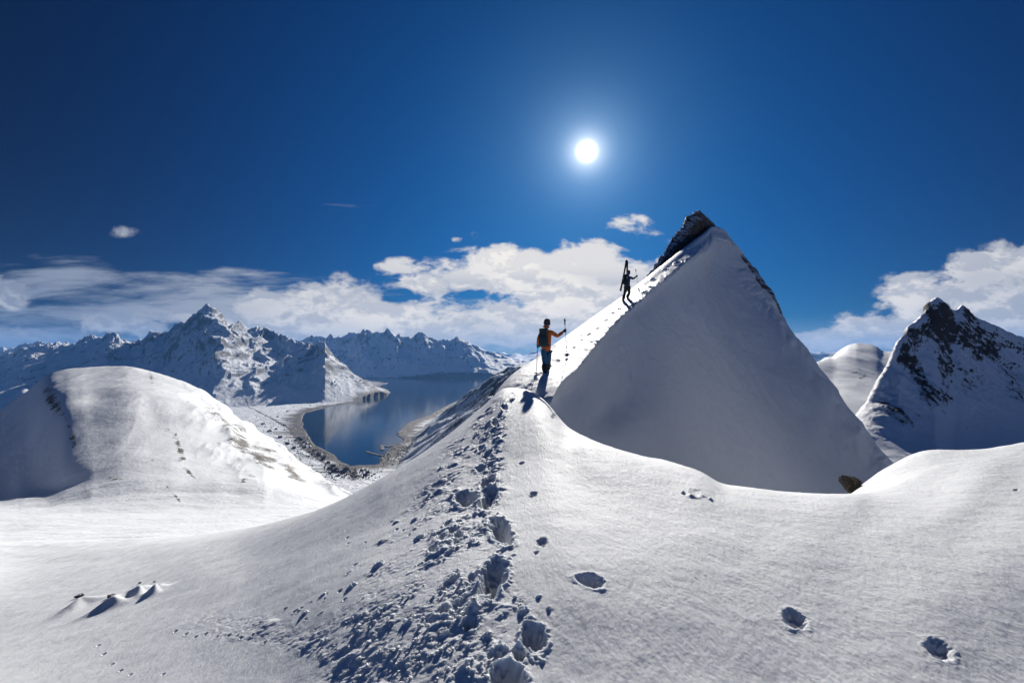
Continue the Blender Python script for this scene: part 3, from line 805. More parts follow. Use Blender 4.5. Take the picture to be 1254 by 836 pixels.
fpx = np.concatenate([np.linspace(-420, -20, 120)[:-1], np.linspace(-20, 700, 1150), np.linspace(700, 1700, 160)[1:]])
fY = np.exp(np.concatenate([np.linspace(math.log(1100), math.log(8200), 620)[:-1], np.linspace(math.log(8200), math.log(17000), 260)]))
P2, Yv = np.meshgrid(fpx, fY)
Xv = (P2 - 627) / F * Yv
sd = poly_sdf(Xv, Yv, LP)
sdj = sd + 18 * fbm(Xv / 120, Yv / 160, 4, 0.55, 401) * np.clip(Yv / 4000, .5, 2)
base = -496.0 + 10 * fbm(Xv / 400, Yv / 500, 4, 0.5, 402) + np.clip(sdj, 0, 1500) * 0.018
base = np.where(sdj > 0, -H + np.minimum(np.clip(sdj, 0, None) * 0.09, 1.0) * (base + H), -H - 10)
def rangeh(skl, crestY, footY, backW, pw=1.15, namp=0.32, sx=700, sy=1500, seed=0):
    sk = np.array(skl, float)
    py = np.interp(P2, sk[:, 0], sk[:, 1])
    cy = crestY(P2) if callable(crestY) else crestY
    fy = footY(P2) if callable(footY) else footY
    wx = Xv + 180 * fbm(Xv / 900, Yv / 900, 3, .5, seed + 5); wy = Yv + 260 * fbm(Xv / 800, Yv / 1000, 3, .5, seed + 6)
    cyj = cy + 0.18 * (cy - fy) * fbm(Xv / 1600, Yv * 0, 3, .5, seed + 7)
    Hc = (HOR - py) / F * cyj
    rel = np.where(Yv < cyj, (Yv - fy) / (cyj - fy), 1 - (Yv - cyj) / backW)
    rel = np.clip(rel, 0, 1)
    Hc = Hc - 2.6 / F * cyj * fbm(P2 / 11, P2 * 0, 3, .6, seed + 9) * rel ** 7
    env = rel ** pw
    rid = ridged(wx / sx, wy / sy, 6, 0.52, seed)
    fine = ridged(wx / (sx * .28), wy / (sy * .3), 4, 0.55, seed + 3)
    hgt = (Hc + H)
    h = hgt * env + hgt * namp * ((rid - 0.62) * env ** 0.85 * (1.30 - 0.75 * env)) + hgt * 0.07 * (fine - 0.5) * env ** 0.8 * 1.1
    return -H + np.where(rel > 0, h, -50), rel
ra, rela = rangeh([(-420, 420), (-100, 440), (0, 437), (28, 421), (56, 421), (78, 418), (100, 414), (118, 409), (134, 406), (149, 409), (160, 412), (174, 411), (187, 404), (200, 406), (218, 389), (235, 380), (249, 376.5), (260, 376), (268, 378), (278, 382), (294, 385),
                   (311, 394), (327, 400), (339, 407), (361, 412), (385, 414), (398, 411), (404, 424), (417, 441), (435, 459), (457, 471), (474, 481), (486, 492)],
                  lambda p: np.interp(p, [-400, 0, 120, 250, 340, 400, 470], [6200, 7200, 6900, 6300, 6800, 6500, 6300]),
                  lambda p: np.interp(p, [-400, 100, 250, 320, 400, 440, 475], [3800, 4200, 4500, 4900, 5300, 5500, 6000]), 1700, 1.0, 0.30, 620, 1300, 411)
rb, relb = rangeh([(300, 425), (340, 416), (380, 412), (420, 409), (435, 406), (450, 401), (465, 404), (478, 403), (490, 405), (503, 409), (512, 404), (525, 407), (540, 411), (552, 415), (560, 412), (580, 420), (600, 430), (620, 436), (640, 441), (680, 440), (900, 430)],
                  13200.0, 11300.0, 2200, 1.0, 0.30, 900, 1500, 431)
rc, relc = rangeh([(-100, 428), (0, 428), (30, 420), (60, 418), (90, 421), (120, 416), (170, 415), (200, 420), (260, 450), (300, 520)], 10500.0, 8600.0, 1800, 1.1, 0.3, 800, 1300, 451)
# flank on the right of the fjord
shx = np.interp(Yv, [p[1] for p in [shore(466, 569), shore(489, 535), shore(526, 508), shore(578, 482), shore(592, 468)]], [p[0] for p in [shore(466, 569), shore(489, 535), shore(526, 508), shore(578, 482), shore(592, 468)]])
fl = np.clip(Xv - shx - 70, 0, None)
rd = -H - 2 + 0.60 * fl ** 1.0 * (1 + 0.7 * (ridged(Yv / 620 + Xv / 1800, Xv / 1400, 5, .5, 461) - .5)) + 16 * fbm(Xv / 200, Yv / 200, 4, .5, 463)
rd = np.where(fl > 0, np.minimum(rd, -(449 - HOR) / F * Yv + 12 * fbm(Xv / 150, Yv / 200, 4, .5, 464)), -600)
rd = np.where(Yv > 10300, rd - (Yv - 10300) * 0.6, rd)
Zv = np.maximum(base, np.where(sdj > -5, np.maximum(np.maximum(ra, np.maximum(rb, rc)), rd), -600))
Zv = np.where(sdj < 0, np.minimum(Zv, -H - 8), Zv)
Zv += np.where(sdj > 30, 3 * fbm(Xv / 60, Yv / 60, 4, .5, 471), 0)
hgtm = Zv + H
PYv = HOR - Zv / Yv * F
snx, sny, snz = normals_of(Xv, Yv, Zv)
# thaw: bare brown ground by the water's edge and on the valley floor
floorA = 0.85 * np.exp(-np.clip(sdj, 0, None) / 75) + 0.34 * np.exp(-np.clip(sdj, 0, None) / 300) + 0.16 * np.exp(-hgtm / 60.0) + 0.10 * np.exp(-hgtm / 220) * (1 + 1.5 * fbm(Xv / 500, Yv / 500, 3, .5, 485))
fields = sstep(PYv, 528, 545) * (1 - sstep(P2, 395, 470))
floorA -= 0.12 * fields
roadpts = lambda L: np.array([shore(*p) for p in L])
def polyline_d(L):
    P = roadpts(L); d2 = np.full(Xv.shape, 1e18)
    for a, b in zip(P[:-1], P[1:]):
        e = b - a; t = np.clip(((Xv - a[0]) * e[0] + (Yv - a[1]) * e[1]) / (e @ e), 0, 1)
        d2 = np.minimum(d2, (Xv - a[0] - t * e[0]) ** 2 + (Yv - a[1] - t * e[1]) ** 2)
    return np.sqrt(d2)
dark = np.exp(-(polyline_d([(300, 498), (330, 512), (355, 525), (370, 548), (395, 566), (420, 577), (440, 584)]) / 9) ** 2)
dark = np.maximum(dark, np.exp(-(polyline_d([(310, 577), (325, 574), (345, 580), (372, 578), (400, 580), (432, 580)]) / 7) ** 2))
dark = np.maximum(dark, np.exp(-(polyline_d([(432, 572), (432, 590)]) / 16) ** 2))
dark = np.maximum(dark, pixblob(P2, PYv, [(346, 593, 14, 5, 12, 1.5), (362, 597, 14, 4, 25, 1.3), (330, 585, 12, 2, 20, 0.8)]))
floorA = floorA + dark * 0.7
gul = ridged((Xv + 120 * fbm(Xv / 300, Zv / 300, 2, .5, 486)) / 130, Zv / 420 + Yv / 900, 5, .6, 481)
patchy = sstep(fbm(Xv / 420, Yv / 500 + Zv / 300, 4, .55, 482), -.25, .35)
rockShadeA = 0.20 + 0.95 * np.clip(gul - 0.28, 0, 1) * (0.25 + patchy) * sstep(hgtm, 40, 260)
rockShadeA = rockShadeA + 0.16 * (rd > base + 20) * (fl > 0)  # fjord flank darkened through the rock mask, standing in for its shade
rockShadeA = rockShadeA + pixblob(P2, PYv, [(455, 470, 18, 14, 42, .35), (430, 450, 8, 20, -30, .2)])
mount = grid_mesh('mountain_terrain', Xv, Yv, Zv, M_FAR, {'rock': rockShadeA, 'floor': np.clip(floorA, 0, 2)})
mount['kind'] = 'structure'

# faraway range across the sea
dpx = np.linspace(560, 1100, 500); dY = np.linspace(23000, 29000, 70)
P3, Y3 = np.meshgrid(dpx, dY); X3 = (P3 - 627) / F * Y3
tp = np.interp(P3, [560, 600, 618, 632, 640, 652, 700, 800, 1000, 1100], [436, 434, 431, 427, 430, 429, 431, 428, 430, 436])
rl = 1 - np.abs(Y3 - 26000) / 3000
Z3 = -H - 20 + ((HOR - tp) / F * 26000 + H + 20) * np.clip(rl, 0, 1) + 420 * (ridged(X3 / 1800, Y3 / 2400, 5, .5, 491) - .55) * np.sqrt(np.clip(rl, 0, 1))
distant = grid_mesh('distant_mountains', X3, Y3, Z3, M_FAR, {'rock': np.full(X3.shape, .2), 'floor': np.zeros(X3.shape)})
distant['kind'] = 'structure'

# water
mw, nw, pw_ = new_mat('fjord_water')
pos = nw.node('ShaderNodeNewGeometry').outputs['Position']
pw_.inputs['Base Color'].default_value = (0.006, 0.018, 0.032, 1)
pw_.inputs['Roughness'].default_value = 0.10
pw_.inputs['IOR'].default_value = 1.33
wn = nw.noise(pos, 0.05, 4, 0.6)
bump(nw, pw_, wn, 0.25, 0.5)
def wsheet():
    X_, Y_ = np.meshgrid(np.linspace(-30000, 30000, 13), np.linspace(-4400, 29500, 12))
    return grid_mesh('fjord_water', X_, Y_, np.full(X_.shape, -H), mw)
water = wsheet(); water['kind'] = 'structure'
# floor of the land under and beyond everything near
ys = np.array([-350, -100, 30, 200, 600, 1150.]); xs = np.linspace(-2600, 3200, 13)
Xg, Yg = np.meshgrid(xs, ys)
lowland = grid_mesh('valley_ground', Xg, Yg, np.full(Xg.shape, -497.0), M_FAR, {'rock': np.full(Xg.shape, .2), 'floor': np.full(Xg.shape, .62)})
lowland['kind'] = 'structure'
# unseen snow shelf, added to bounce sunlight onto the shaded rocky mountain
Xb, Yb_ = np.meshgrid(np.linspace(110, 900, 100), np.linspace(-560, 185, 90))
Zb = -58 - 0.06 * Xb + 6 * fbm(Xb / 80, Yb_ / 80, 4, .5, 501) - 60 * sstep(Xb, 680, 900) - 60 * (1 - sstep(Yb_, -560, -400)) - 40 * (1 - sstep(Xb, 110, 190))
bounce_bowl = grid_mesh('snow_bounce_bowl', Xb, Yb_, Zb, M_HILL, {'rock': np.zeros(Xb.shape)})
bounce_bowl['kind'] = 'structure'

# =============================================================== things
def tag(o, label, cat, group=None):
    o['label'] = label; o['category'] = cat
    if group: o['group'] = group
    return o

def empty(name, loc):
    o = bpy.data.objects.new(name, None); COL.objects.link(o); o.location = loc
    o.empty_display_size = 0.2
    return o

def mesh_obj(name, verts, faces, mat, parent=None, smooth=True, origin=(0, 0, 0)):
    me = bpy.data.meshes.new(name)
    o_ = Vector(origin)
    me.from_pydata([tuple(Vector(v) - o_) for v in verts], [], faces)
    me.update()
    if smooth:
        me.polygons.foreach_set('use_smooth', [True] * len(me.polygons))
    me.materials.append(mat)
    o = bpy.data.objects.new(name, me); COL.objects.link(o)
    if parent is not None:
        o.parent = parent
    else:
        o.location = o_
    return o

def bake(o):
    """replace modifiers by the mesh they make"""
    dg = bpy.context.evaluated_depsgraph_get()
    me = bpy.data.meshes.new_from_object(o.evaluated_get(dg))
    me.name = o.name
    old = o.data
    o.modifiers.clear(); o.data = me
    bpy.data.meshes.remove(old)
    me.polygons.foreach_set('use_smooth', [True] * len(me.polygons))
    return o

def skin(name, pts, edges, mat, parent, root=0, sub=2, origin=Vector((0, 0, 0))):
    """pts: list of (Vector, radius or (rx, ry)) joined by edges"""
    me = bpy.data.meshes.new(name)
    me.from_pydata([tuple(p - origin) for p, r in pts], edges, [])
    o = bpy.data.objects.new(name, me); COL.objects.link(o)
    me.materials.append(mat)
    sk = o.modifiers.new('skin', 'SKIN'); sk.use_smooth_shade = True; sk.branch_smoothing = 0.6
    for i, (p, r) in enumerate(pts):
        v = me.skin_vertices[0].data[i]
        v.radius = (r, r) if not isinstance(r, tuple) else r
        v.use_root = (i == root)
    ss = o.modifiers.new('sub', 'SUBSURF'); ss.levels = sub; ss.render_levels = sub
    bpy.context.view_layer.update()
    bake(o)
    o.parent = parent
    return o

def tube(name, a, b, r0, r1, mat, parent, origin, n=8, mids=()):
    a = Vector(a); b = Vector(b)
    d = (b - a).normalized(); u = d.orthogonal().normalized(); w = d.cross(u)
    secs = [(0, r0)] + list(mids) + [(1, r1)]
    vs = []; fs = []
    for t, r in secs:
        c = a.lerp(b, t)
        for i in range(n):
            an = 2 * math.pi * i / n
            vs.append(c + (u * math.cos(an) + w * math.sin(an)) * r)
    for k in range(len(secs) - 1):
        for i in range(n):
            j = (i + 1) % n
            fs.append((k * n + i, k * n + j, (k + 1) * n + j, (k + 1) * n + i))
    fs.append(tuple(range(n))[::-1]); fs.append(tuple((len(secs) - 1) * n + i for i in range(n)))
    return mesh_obj(name, [v - Vector(origin) for v in vs], fs, mat, parent)

def rbox(name, c, ax, ay, az, mat, parent, origin, round_=0.35, taper=0.0, seg=6):
    """soft box: centre c, half-axis vectors"""
    bm = bmesh.new()
    bmesh.ops.create_cube(bm, size=2.0)
    bmesh.ops.subdivide_edges(bm, edges=bm.edges[:], cuts=seg, use_grid_fill=True)
    vs = []
    for v in bm.verts:
        p = v.co.copy(); l = p.length
        q_ = p.normalized() * 1.22
        p = p.lerp(q_, round_)
        tp = 1 - taper * (p.z * 0.5 + 0.5)
        v.co = (Vector(c) - Vector(origin)) + Vector(ax) * p.x * tp + Vector(ay) * p.y * tp + Vector(az) * p.z
    bmesh.ops.recalc_face_normals(bm, faces=bm.faces[:])
    me = bpy.data.meshes.new(name); bm.to_mesh(me); bm.free()
    me.polygons.foreach_set('use_smooth', [True] * len(me.polygons))
    me.materials.append(mat)
    o = bpy.data.objects.new(name, me); COL.objects.link(o); o.parent = parent
    return o

def rock(name, c, rad, mat, seed, label, cat='rock', sub=5, cuts=14, amp=0.16, squash=(1, 1, 1), rot=0.0, group=None, snowcap=None):
    """angular boulder: a ball cut by random planes, then weathered"""
    bm = bmesh.new(); bmesh.ops.create_icosphere(bm, subdivisions=sub, radius=1.0)
    P_ = np.array([v.co[:] for v in bm.verts])
    r = random.Random(seed)
    dirs = []
    for i in range(cuts):
        d = Vector((r.gauss(0, 1), r.gauss(0, 1), r.gauss(0, 1))).normalized(); dirs.append((d, r.uniform(0.5, 0.85)))
    lim = np.full(len(P_), 1.0)
    for d, k in dirs:
        dt = P_ @ np.array(d)
        lim = np.where(dt > 0.05, np.minimum(lim, k / np.maximum(dt, 0.05)), lim)
    n_ = ridged(P_[:, 0] * 2.2 + P_[:, 2] * 1.1 + seed, P_[:, 1] * 2.2 - P_[:, 2] * 1.7, 5, 0.6, seed % 50)
    n2_ = fbm(P_[:, 0] * 5 + P_[:, 2] * 3, P_[:, 1] * 5 - P_[:, 2] * 4, 4, .6, seed % 40)
    lim = lim * (1 - amp + 2 * amp * n_ + amp * 0.5 * n2_)
    Q = P_ * lim[:, None] * np.array(squash) * rad
    ca, sa = math.cos(rot), math.sin(rot)
    Q = np.stack([Q[:, 0] * ca - Q[:, 1] * sa, Q[:, 0] * sa + Q[:, 1] * ca, Q[:, 2]], -1)
    for v, q_ in zip(bm.verts, Q): v.co = q_
    me = bpy.data.meshes.new(name); bm.to_mesh(me); bm.free()
    me.materials.append(mat)
    o = bpy.data.objects.new(name, me); COL.objects.link(o); o.location = c
    return tag(o, label, cat, group)

# ---- the rocky crest of the summit
def crest_rock(name, secs, depthk, seed, label, na=70, nt=150, amp=0.36, tilt=0.35):
    S = np.array(secs, float)
    t = np.linspace(0, len(S) - 1, nt)
    Sx = hermite(np.arange(len(S)), S, t)
    th = np.linspace(0, 2 * np.pi, na, endpoint=False)
    PXr = Sx[:, 0:1] - Sx[:, 3:4] * tilt * np.sin(th)[None]
    PYr = Sx[:, 1:2] - Sx[:, 3:4] * np.sin(th)[None]
    Yr = Sx[:, 2:3] * (1 + depthk * (Sx[:, 3:4] / 16.0) * np.cos(th)[None])
    X = (PXr - 627) / F * Yr; Z = (HOR - PYr) / F * Yr; Y = Yr
    mid = np.stack([X.mean(1), Y.mean(1), Z.mean(1)], -1)[:, None]
    Pp = np.stack([X, Y, Z], -1); dv = Pp - mid
    L = np.linalg.norm(dv, axis=-1, keepdims=True) + 1e-9
    n_ = ridged(X / 1.7 + Z / 2.9, Z / 1.1 + Y / 2.3, 5, 0.6, seed)
    blk = np.round(fbm(X / 1.2 + Y / 3, Z / 1.6 + Y / 2, 2, .5, seed + 2) * 5) / 5
    sc = np.clip(Sx[:, 3:4] / 12, 0.0, 1.2)[..., None]
    Pp = Pp + dv / L * (amp * 1.1 * (n_ - 0.45)[..., None] + amp * 1.3 * blk[..., None]) * sc
    vs = Pp.reshape(-1, 3)
    fs = []
    for k in range(nt - 1):
        for i in range(na):
            j = (i + 1) % na
            fs.append((k * na + i, (k + 1) * na + i, (k + 1) * na + j, k * na + j))
    fs.append(tuple(range(na))); fs.append(tuple((nt - 1) * na + i for i in range(na))[::-1])
    o = mesh_obj(name, vs.tolist(), fs, M_ROCK, None, smooth=False, origin=vs.mean(0).tolist())
    bm = bmesh.new(); bm.from_mesh(o.data); bmesh.ops.recalc_face_normals(bm, faces=bm.faces[:]); bm.to_mesh(o.data); bm.free()
    return tag(o, label, 'rock')
crest_rock('summit_crag', [(788, 343, 38, 1.0), (800, 333, 42, 4), (812, 321, 46, 7), (826, 307, 51, 11), (838, 294, 55, 14), (849, 282, 58, 15), (858, 272, 60, 13), (867, 273, 61.5, 9), (877, 280, 62.5, 5), (888, 291, 63, 2)],
           0.055, 601, 'dark craggy rock band with thin snow ledges forming the tip of the sharp peak')
crest_rock('ridge_crag', [(902, 306, 61.5, 1), (910, 317, 61, 2.5), (919, 330, 60.5, 4.5), (929, 344, 59.5, 5.5), (940, 361, 58.5, 6), (950, 377, 57.5, 5), (959, 391, 56.5, 1)],
           0.05, 611, 'snow-dusted rocks on the right-hand edge of the sharp peak', na=50, nt=110, amp=0.35, tilt=-0.7)

# ---- stones showing through the snow
def ground_at(px, py):
    x0, y0, z0 = locate(px, py); return Vector((x0, y0, float(z0)))
M_STONE = snow_far('lichen_stone', scale=5.0, bmp=0.06, slope=(0.90, 0.99), rock=(0.045, 0.04, 0.036, 1), rock2=(0.16, 0.135, 0.09, 1))
M_DARKST = snow_far('dark_stone', scale=5.0, bmp=0.06, slope=(0.80, 0.95), rock=(0.03, 0.03, 0.032, 1), rock2=(0.09, 0.085, 0.08, 1))
def stone(px, py, w, hgt, mat, seed, label, squash=(1, .8, .7)):
    g = ground_at(px, py); r = w / F * g.y
    return rock('boulder', g + Vector((0, 0, r * 0.15)), r, mat, seed, label, squash=squash, sub=4)
stone(97, 731, 6.0, 0, M_DARKST, 21, 'small dark stone with a snow stripe poking from the leftmost snow mound')
stone(138, 730.5, 6.0, 0, M_STONE, 22, 'small olive-brown stone topping the middle one of three snow mounds')
stone(171, 714, 2.6, 0, M_DARKST, 23, 'dark stone tip on the left horn of the largest snow mound')
stone(189, 712.5, 2.2, 0, M_DARKST, 26, 'dark stone tip on the right horn of the largest snow mound')
stone(380, 643, 6, 0, M_DARKST, 24, 'thin dark rock slab lying slantwise near the left shoulder of the ridge', squash=(1.2, 1.8, .22))
g = Vector((0, 0, 0)); k_ = np.argmin((PXf - 1040) ** 2 + (PYf - 600) ** 2 + np.where((jr[:, None] > 5.3) & (jr[:, None] < 7.0), 0, 1e6))
g = Vector((Xf.flat[k_], Yf.flat[k_], Zf.flat[k_]))
g = PX(1041, 593, 9.3)
rock('boulder', g, 0.21, M_STONE, 31, 'brown lichen-covered rock under the snow lip at the foot of the shaded face', squash=(.75, 1.0, 1.15), sub=5, amp=0.2)

# ---- clods of snow thrown out along the track
clods = []
rc_ = random.Random(77)
bmv = []; bmf = []
base_bm = bmesh.new(); bmesh.ops.create_icosphere(base_bm, subdivisions=2, radius=1.0)
bv = np.array([v.co[:] for v in base_bm.verts]); bf = [[v.index for v in f.verts] for f in base_bm.faces]; base_bm.free()
tries = 0
cand = np.argwhere(churn_a > 0.35)
selr = np.random.RandomState(9)
wts = 1.0 / Yf[cand[:, 0], cand[:, 1]] ** 0.3
wts = wts * ((PYf[cand[:, 0], cand[:, 1]] > 470) & (PYf[cand[:, 0], cand[:, 1]] < 880))
wts /= wts.sum()
pick = cand[selr.choice(len(cand), 1500, replace=False, p=wts)[:420]]
cvs = []; cfs = []; nb = 0
for (i_, j_) in pick:
    r_ = (0.004 + 0.018 * selr.rand() ** 4) * min(1.4, max(0.8, Yf[i_, j_] / 4))
    jit = 1 + 0.35 * selr.randn(len(bv))
    q_ = bv * jit[:, None] * r_ * np.array([1, 1, .75]) + np.array([Xf[i_, j_], Yf[i_, j_], Zf[i_, j_] + r_ * .35])
    cvs.append(q_); cfs += [[a + nb for a in f] for f in bf]; nb += len(bv)
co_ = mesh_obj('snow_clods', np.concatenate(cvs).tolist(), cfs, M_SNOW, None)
co_['kind'] = 'stuff'; tag(co_, 'small clods of snow kicked up along the trodden track', 'snow clods')

# ---- climbers
M_ORANGE = plain('orange_shell', (0.52, 0.12, 0.025), 0.75, 30, 0.2, bmp=0.006)
M_BLUEP = plain('blue_trousers', (0.010, 0.075, 0.17), 0.8, 30, 0.25, bmp=0.006)
M_BLACK = plain('black_cloth', (0.014, 0.014, 0.017), 0.75, 30, 0.25, bmp=0.006)
M_BLUEJ = plain('blue_shell', (0.008, 0.05, 0.12), 0.7, 30, 0.25, bmp=0.006)
M_SLATE = plain('slate_cloth', (0.022, 0.045, 0.055), 0.8, 30, 0.3, bmp=0.006)
M_GREYC = plain('grey_knit', (0.05, 0.05, 0.06), 0.9, 80, 0.3)
M_SKIN = plain('skin', (0.45, 0.26, 0.18), 0.55, 40, 0.1)
M_ALU = plain('pole_metal', (0.35, 0.35, 0.37), 0.35, 20, 0.1, metal=0.9)
M_RUB = plain('black_rubber', (0.012, 0.012, 0.012), 0.6, 40, 0.2)
M_SKI = plain('dark_ski', (0.02, 0.018, 0.02), 0.4, 10, 0.3)
M_PACK = plain('dark_teal_pack', (0.012, 0.035, 0.04), 0.7, 30, 0.3, bmp=0.006)
M_PACK2 = plain('black_pack', (0.016, 0.015, 0.02), 0.7, 30, 0.3, bmp=0.006)
M_GREY = plain('grey_strap', (0.22, 0.23, 0.25), 0.7, 30, 0.2)

def strip_at(px, py):
    k, x0, y0, z0 = locate_p(px, py); return Vector((x0, y0, z0))

def hand(name, wrist, palm_dir, grip_dir, side, mat, parent, org, s=1.0):
    """gloved hand closed round a shaft that runs along grip_dir"""
    pd = palm_dir.normalized(); gd = grip_dir.normalized(); sd_ = pd.cross(gd).normalized() * side
    pts = [(wrist, 0.030 * s), (wrist + pd * 0.045 * s, (0.042 * s, 0.028 * s)), (wrist + pd * 0.085 * s, (0.044 * s, 0.026 * s))]
    ed = [(0, 1), (1, 2)]
    for f, (o_, ln) in enumerate(zip((-0.036, -0.012, 0.012, 0.034), (0.026, 0.031, 0.032, 0.028))):
        b0 = wrist + pd * 0.088 * s + gd * o_ * s
        i0 = len(pts)
        pts += [(b0 + pd * 0.012 * s, 0.0125 * s), (b0 + pd * (ln + 0.006) * s + sd_ * 0.018 * s, 0.0115 * s), (b0 + pd * 0.020 * s + sd_ * 0.046 * s, 0.0105 * s), (b0 - pd * 0.004 * s + sd_ * 0.050 * s, 0.009 * s)]
        ed += [(2, i0), (i0, i0 + 1), (i0 + 1, i0 + 2), (i0 + 2, i0 + 3)]
    i0 = len(pts)
    pts += [(wrist + pd * 0.04 * s + gd * 0.045 * s + sd_ * 0.01 * s, 0.015 * s), (wrist + pd * 0.065 * s + gd * 0.052 * s + sd_ * 0.035 * s, 0.0125 * s), (wrist + pd * 0.09 * s + gd * 0.03 * s + sd_ * 0.050 * s, 0.011 * s)]
    ed += [(1, i0), (i0, i0 + 1), (i0 + 1, i0 + 2)]
    return skin(name, pts, ed, mat, parent, 0, 1, org)

def person(J, Y0, org, m_top, m_leg, m_low, m_hat, m_glove, hood, label, low_from_knee=True, sc=1.0):
    """J: joint -> (px, py, depth offset in metres)"""
    V_ = {k: PX(a, b, Y0 + d) for k, (a, b, d) in J.items()}
    root = empty('person', org); tag(root, label, 'person')
    def S(names, rad, edges, nm, mat, sub=2, parent=root):
        return skin(nm, [(V_[n], tuple(x * sc for x in r) if isinstance(r, tuple) else r * sc) for n, r in zip(names, rad)], edges, mat, parent, 0, sub, org)
    # body: one continuous figure
    V_['face'] = V_['head'] + (V_['crown'] - V_['neck']).normalized() * 0.0 + Vector((0.02, 0.05, -0.01))
    names = ['pelvis', 'spine', 'chest', 'neck', 'head', 'crown', 'shL', 'elL', 'haL', 'shR', 'elR', 'haR', 'hiL', 'knL', 'anL', 'hiR', 'knR', 'anR']
    rad = [(.10, .08), (.11, .09), (.14, .10), .055, (.08, .095), (.05, .06), .055, .042, .028, .055, .042, .028, .085, .055, .04, .085, .055, .04]
    ed = [(0, 1), (1, 2), (2, 3), (3, 4), (4, 5), (2, 6), (6, 7), (7, 8), (2, 9), (9, 10), (10, 11), (0, 12), (12, 13), (13, 14), (0, 15), (15, 16), (16, 17)]
    S(names, rad, ed, 'body', M_SKIN)
    # nose and brow give the turned head a profile
    fwd = Vector((0.35, 0.93, 0)).normalized()
    h = V_['head']
    skin('nose', [(h + fwd * 0.085 + Vector((0, 0, -.005)), .012), (h + fwd * 0.115 + Vector((0, 0, -.025)), .013), (h + fwd * 0.095 + Vector((0, 0, -.04)), .008)], [(0, 1), (1, 2)], M_SKIN, root, 0, 1, org)
    # jacket
    V_['hem'] = V_['pelvis'] + (V_['pelvis'] - V_['spine']) * 0.55
    names = ['hem', 'spine', 'chest', 'shL', 'elL', 'haL', 'shR', 'elR', 'haR', 'neck']
    rad = [(.20, .165), (.18, .15), (.205, .155), .088, .066, .05, .088, .066, .05, .10]
    ed = [(0, 1), (1, 2), (2, 3), (3, 4), (4, 5), (2, 6), (6, 7), (7, 8), (2, 9)]
    S(names, rad, ed, 'jacket', m_top)
    if hood:
        V_['hoodb'] = V_['neck'] + Vector((-0.01, -0.05, 0.01)); V_['hoodt'] = V_['head'] + Vector((0, -0.03, 0.03))
        if hood == 'up':
            S(['hoodb', 'hoodt'], [.11, (.125, .135)], [(0, 1)], 'hood', m_top)
        else:
            V_['hoodt'] = V_['neck'] + Vector((0, -0.06, 0.10))
            S(['hoodb', 'hoodt'], [.13, .11], [(0, 1)], 'hood', m_top)
    # trousers
    rad = [(.165, .14), .12, .085, .115, .12, .085, .115]
    V_['shinL'] = V_['knL'].lerp(V_['anL'], 0.25); V_['shinR'] = V_['knR'].lerp(V_['anR'], 0.25)
    V_['shinL'] = V_['knL'].lerp(V_['anL'], 0.5); V_['shinR'] = V_['knR'].lerp(V_['anR'], 0.5)
    S(['pelvis', 'hiL', 'knL', 'hiR', 'knR', 'shinL', 'shinR'], [(.11, .10), .112, .084, .112, .084, .074, .074], [(0, 1), (1, 2), (0, 3), (3, 4), (2, 5), (4, 6)], 'trousers', m_leg)
    for sd_ in 'LR':
        kn, an = V_['kn' + sd_], V_['an' + sd_]
        a_ = kn.lerp(an, 0.12)
        skin('gaiter', [(a_, .105 * sc), (a_.lerp(an, .5), .095 * sc), (an + Vector((0, 0, -.04)), .085 * sc)], [(0, 1), (1, 2)], m_low, root, 0, 2, org)
        toe = an + Vector((0.08, 0.17, -0.02))
        skin('boot', [(an + Vector((-.01, -.04, -.05)), .05 * sc), (an + Vector((0, 0, .04)), .065 * sc), (an + Vector((.03, .08, -.05)), .05 * sc), (toe + Vector((0, 0, -.03)), .042 * sc)], [(0, 1), (0, 2), (2, 3)], M_RUB, root, 0, 2, org)
    # knitted hat
    if m_hat:
        up = (V_['crown'] - V_['neck']).normalized()
        V_['hb'] = V_['head'] + up * -.09; V_['hm'] = V_['head'] + up * .03; V_['ht'] = V_['head'] + up * .14
        S(['hb', 'hm', 'ht'], [(.105, .12), (.108, .122), (.075, .08)], [(0, 1), (1, 2)], 'beanie', m_hat)
    return root, V_

def pole(top, bottom, label, grip=0.14):
    """ski pole: grip, strap, shaft in two colours, basket, tip"""
    top = Vector(top); bottom = Vector(bottom); org = bottom
    root = empty('ski_pole', org); tag(root, label, 'ski pole')
    d = (bottom - top).normalized(); L = (bottom - top).length
    tube('shaft', top + d * grip, bottom - d * 0.04, 0.0095, 0.0075, M_ALU, root, org)
    tube('grip', top, top + d * (grip + .02), 0.022, 0.014, M_RUB, root, org, mids=((0.12, .024), (.2, .017), (.6, .019)))
    tube('basket', bottom - d * 0.115, bottom - d * 0.10, 0.048, 0.052, M_RUB, root, org, n=14)
    tube('tip', bottom - d * 0.05, bottom + d * 0.02, 0.006, 0.003, M_ALU, root, org)
    u = d.orthogonal().normalized()
    pts = [top + d * .03, top + d * .07 + u * .035, top + d * .15 + u * .04, top + d * .19 + u * .012, top + d * .10 + u * .008]
    skin('wrist_strap', [(p_, .006) for p_ in pts], [(0, 1), (1, 2), (2, 3), (3, 4)], M_RUB, root, 0, 1, org)
    return root

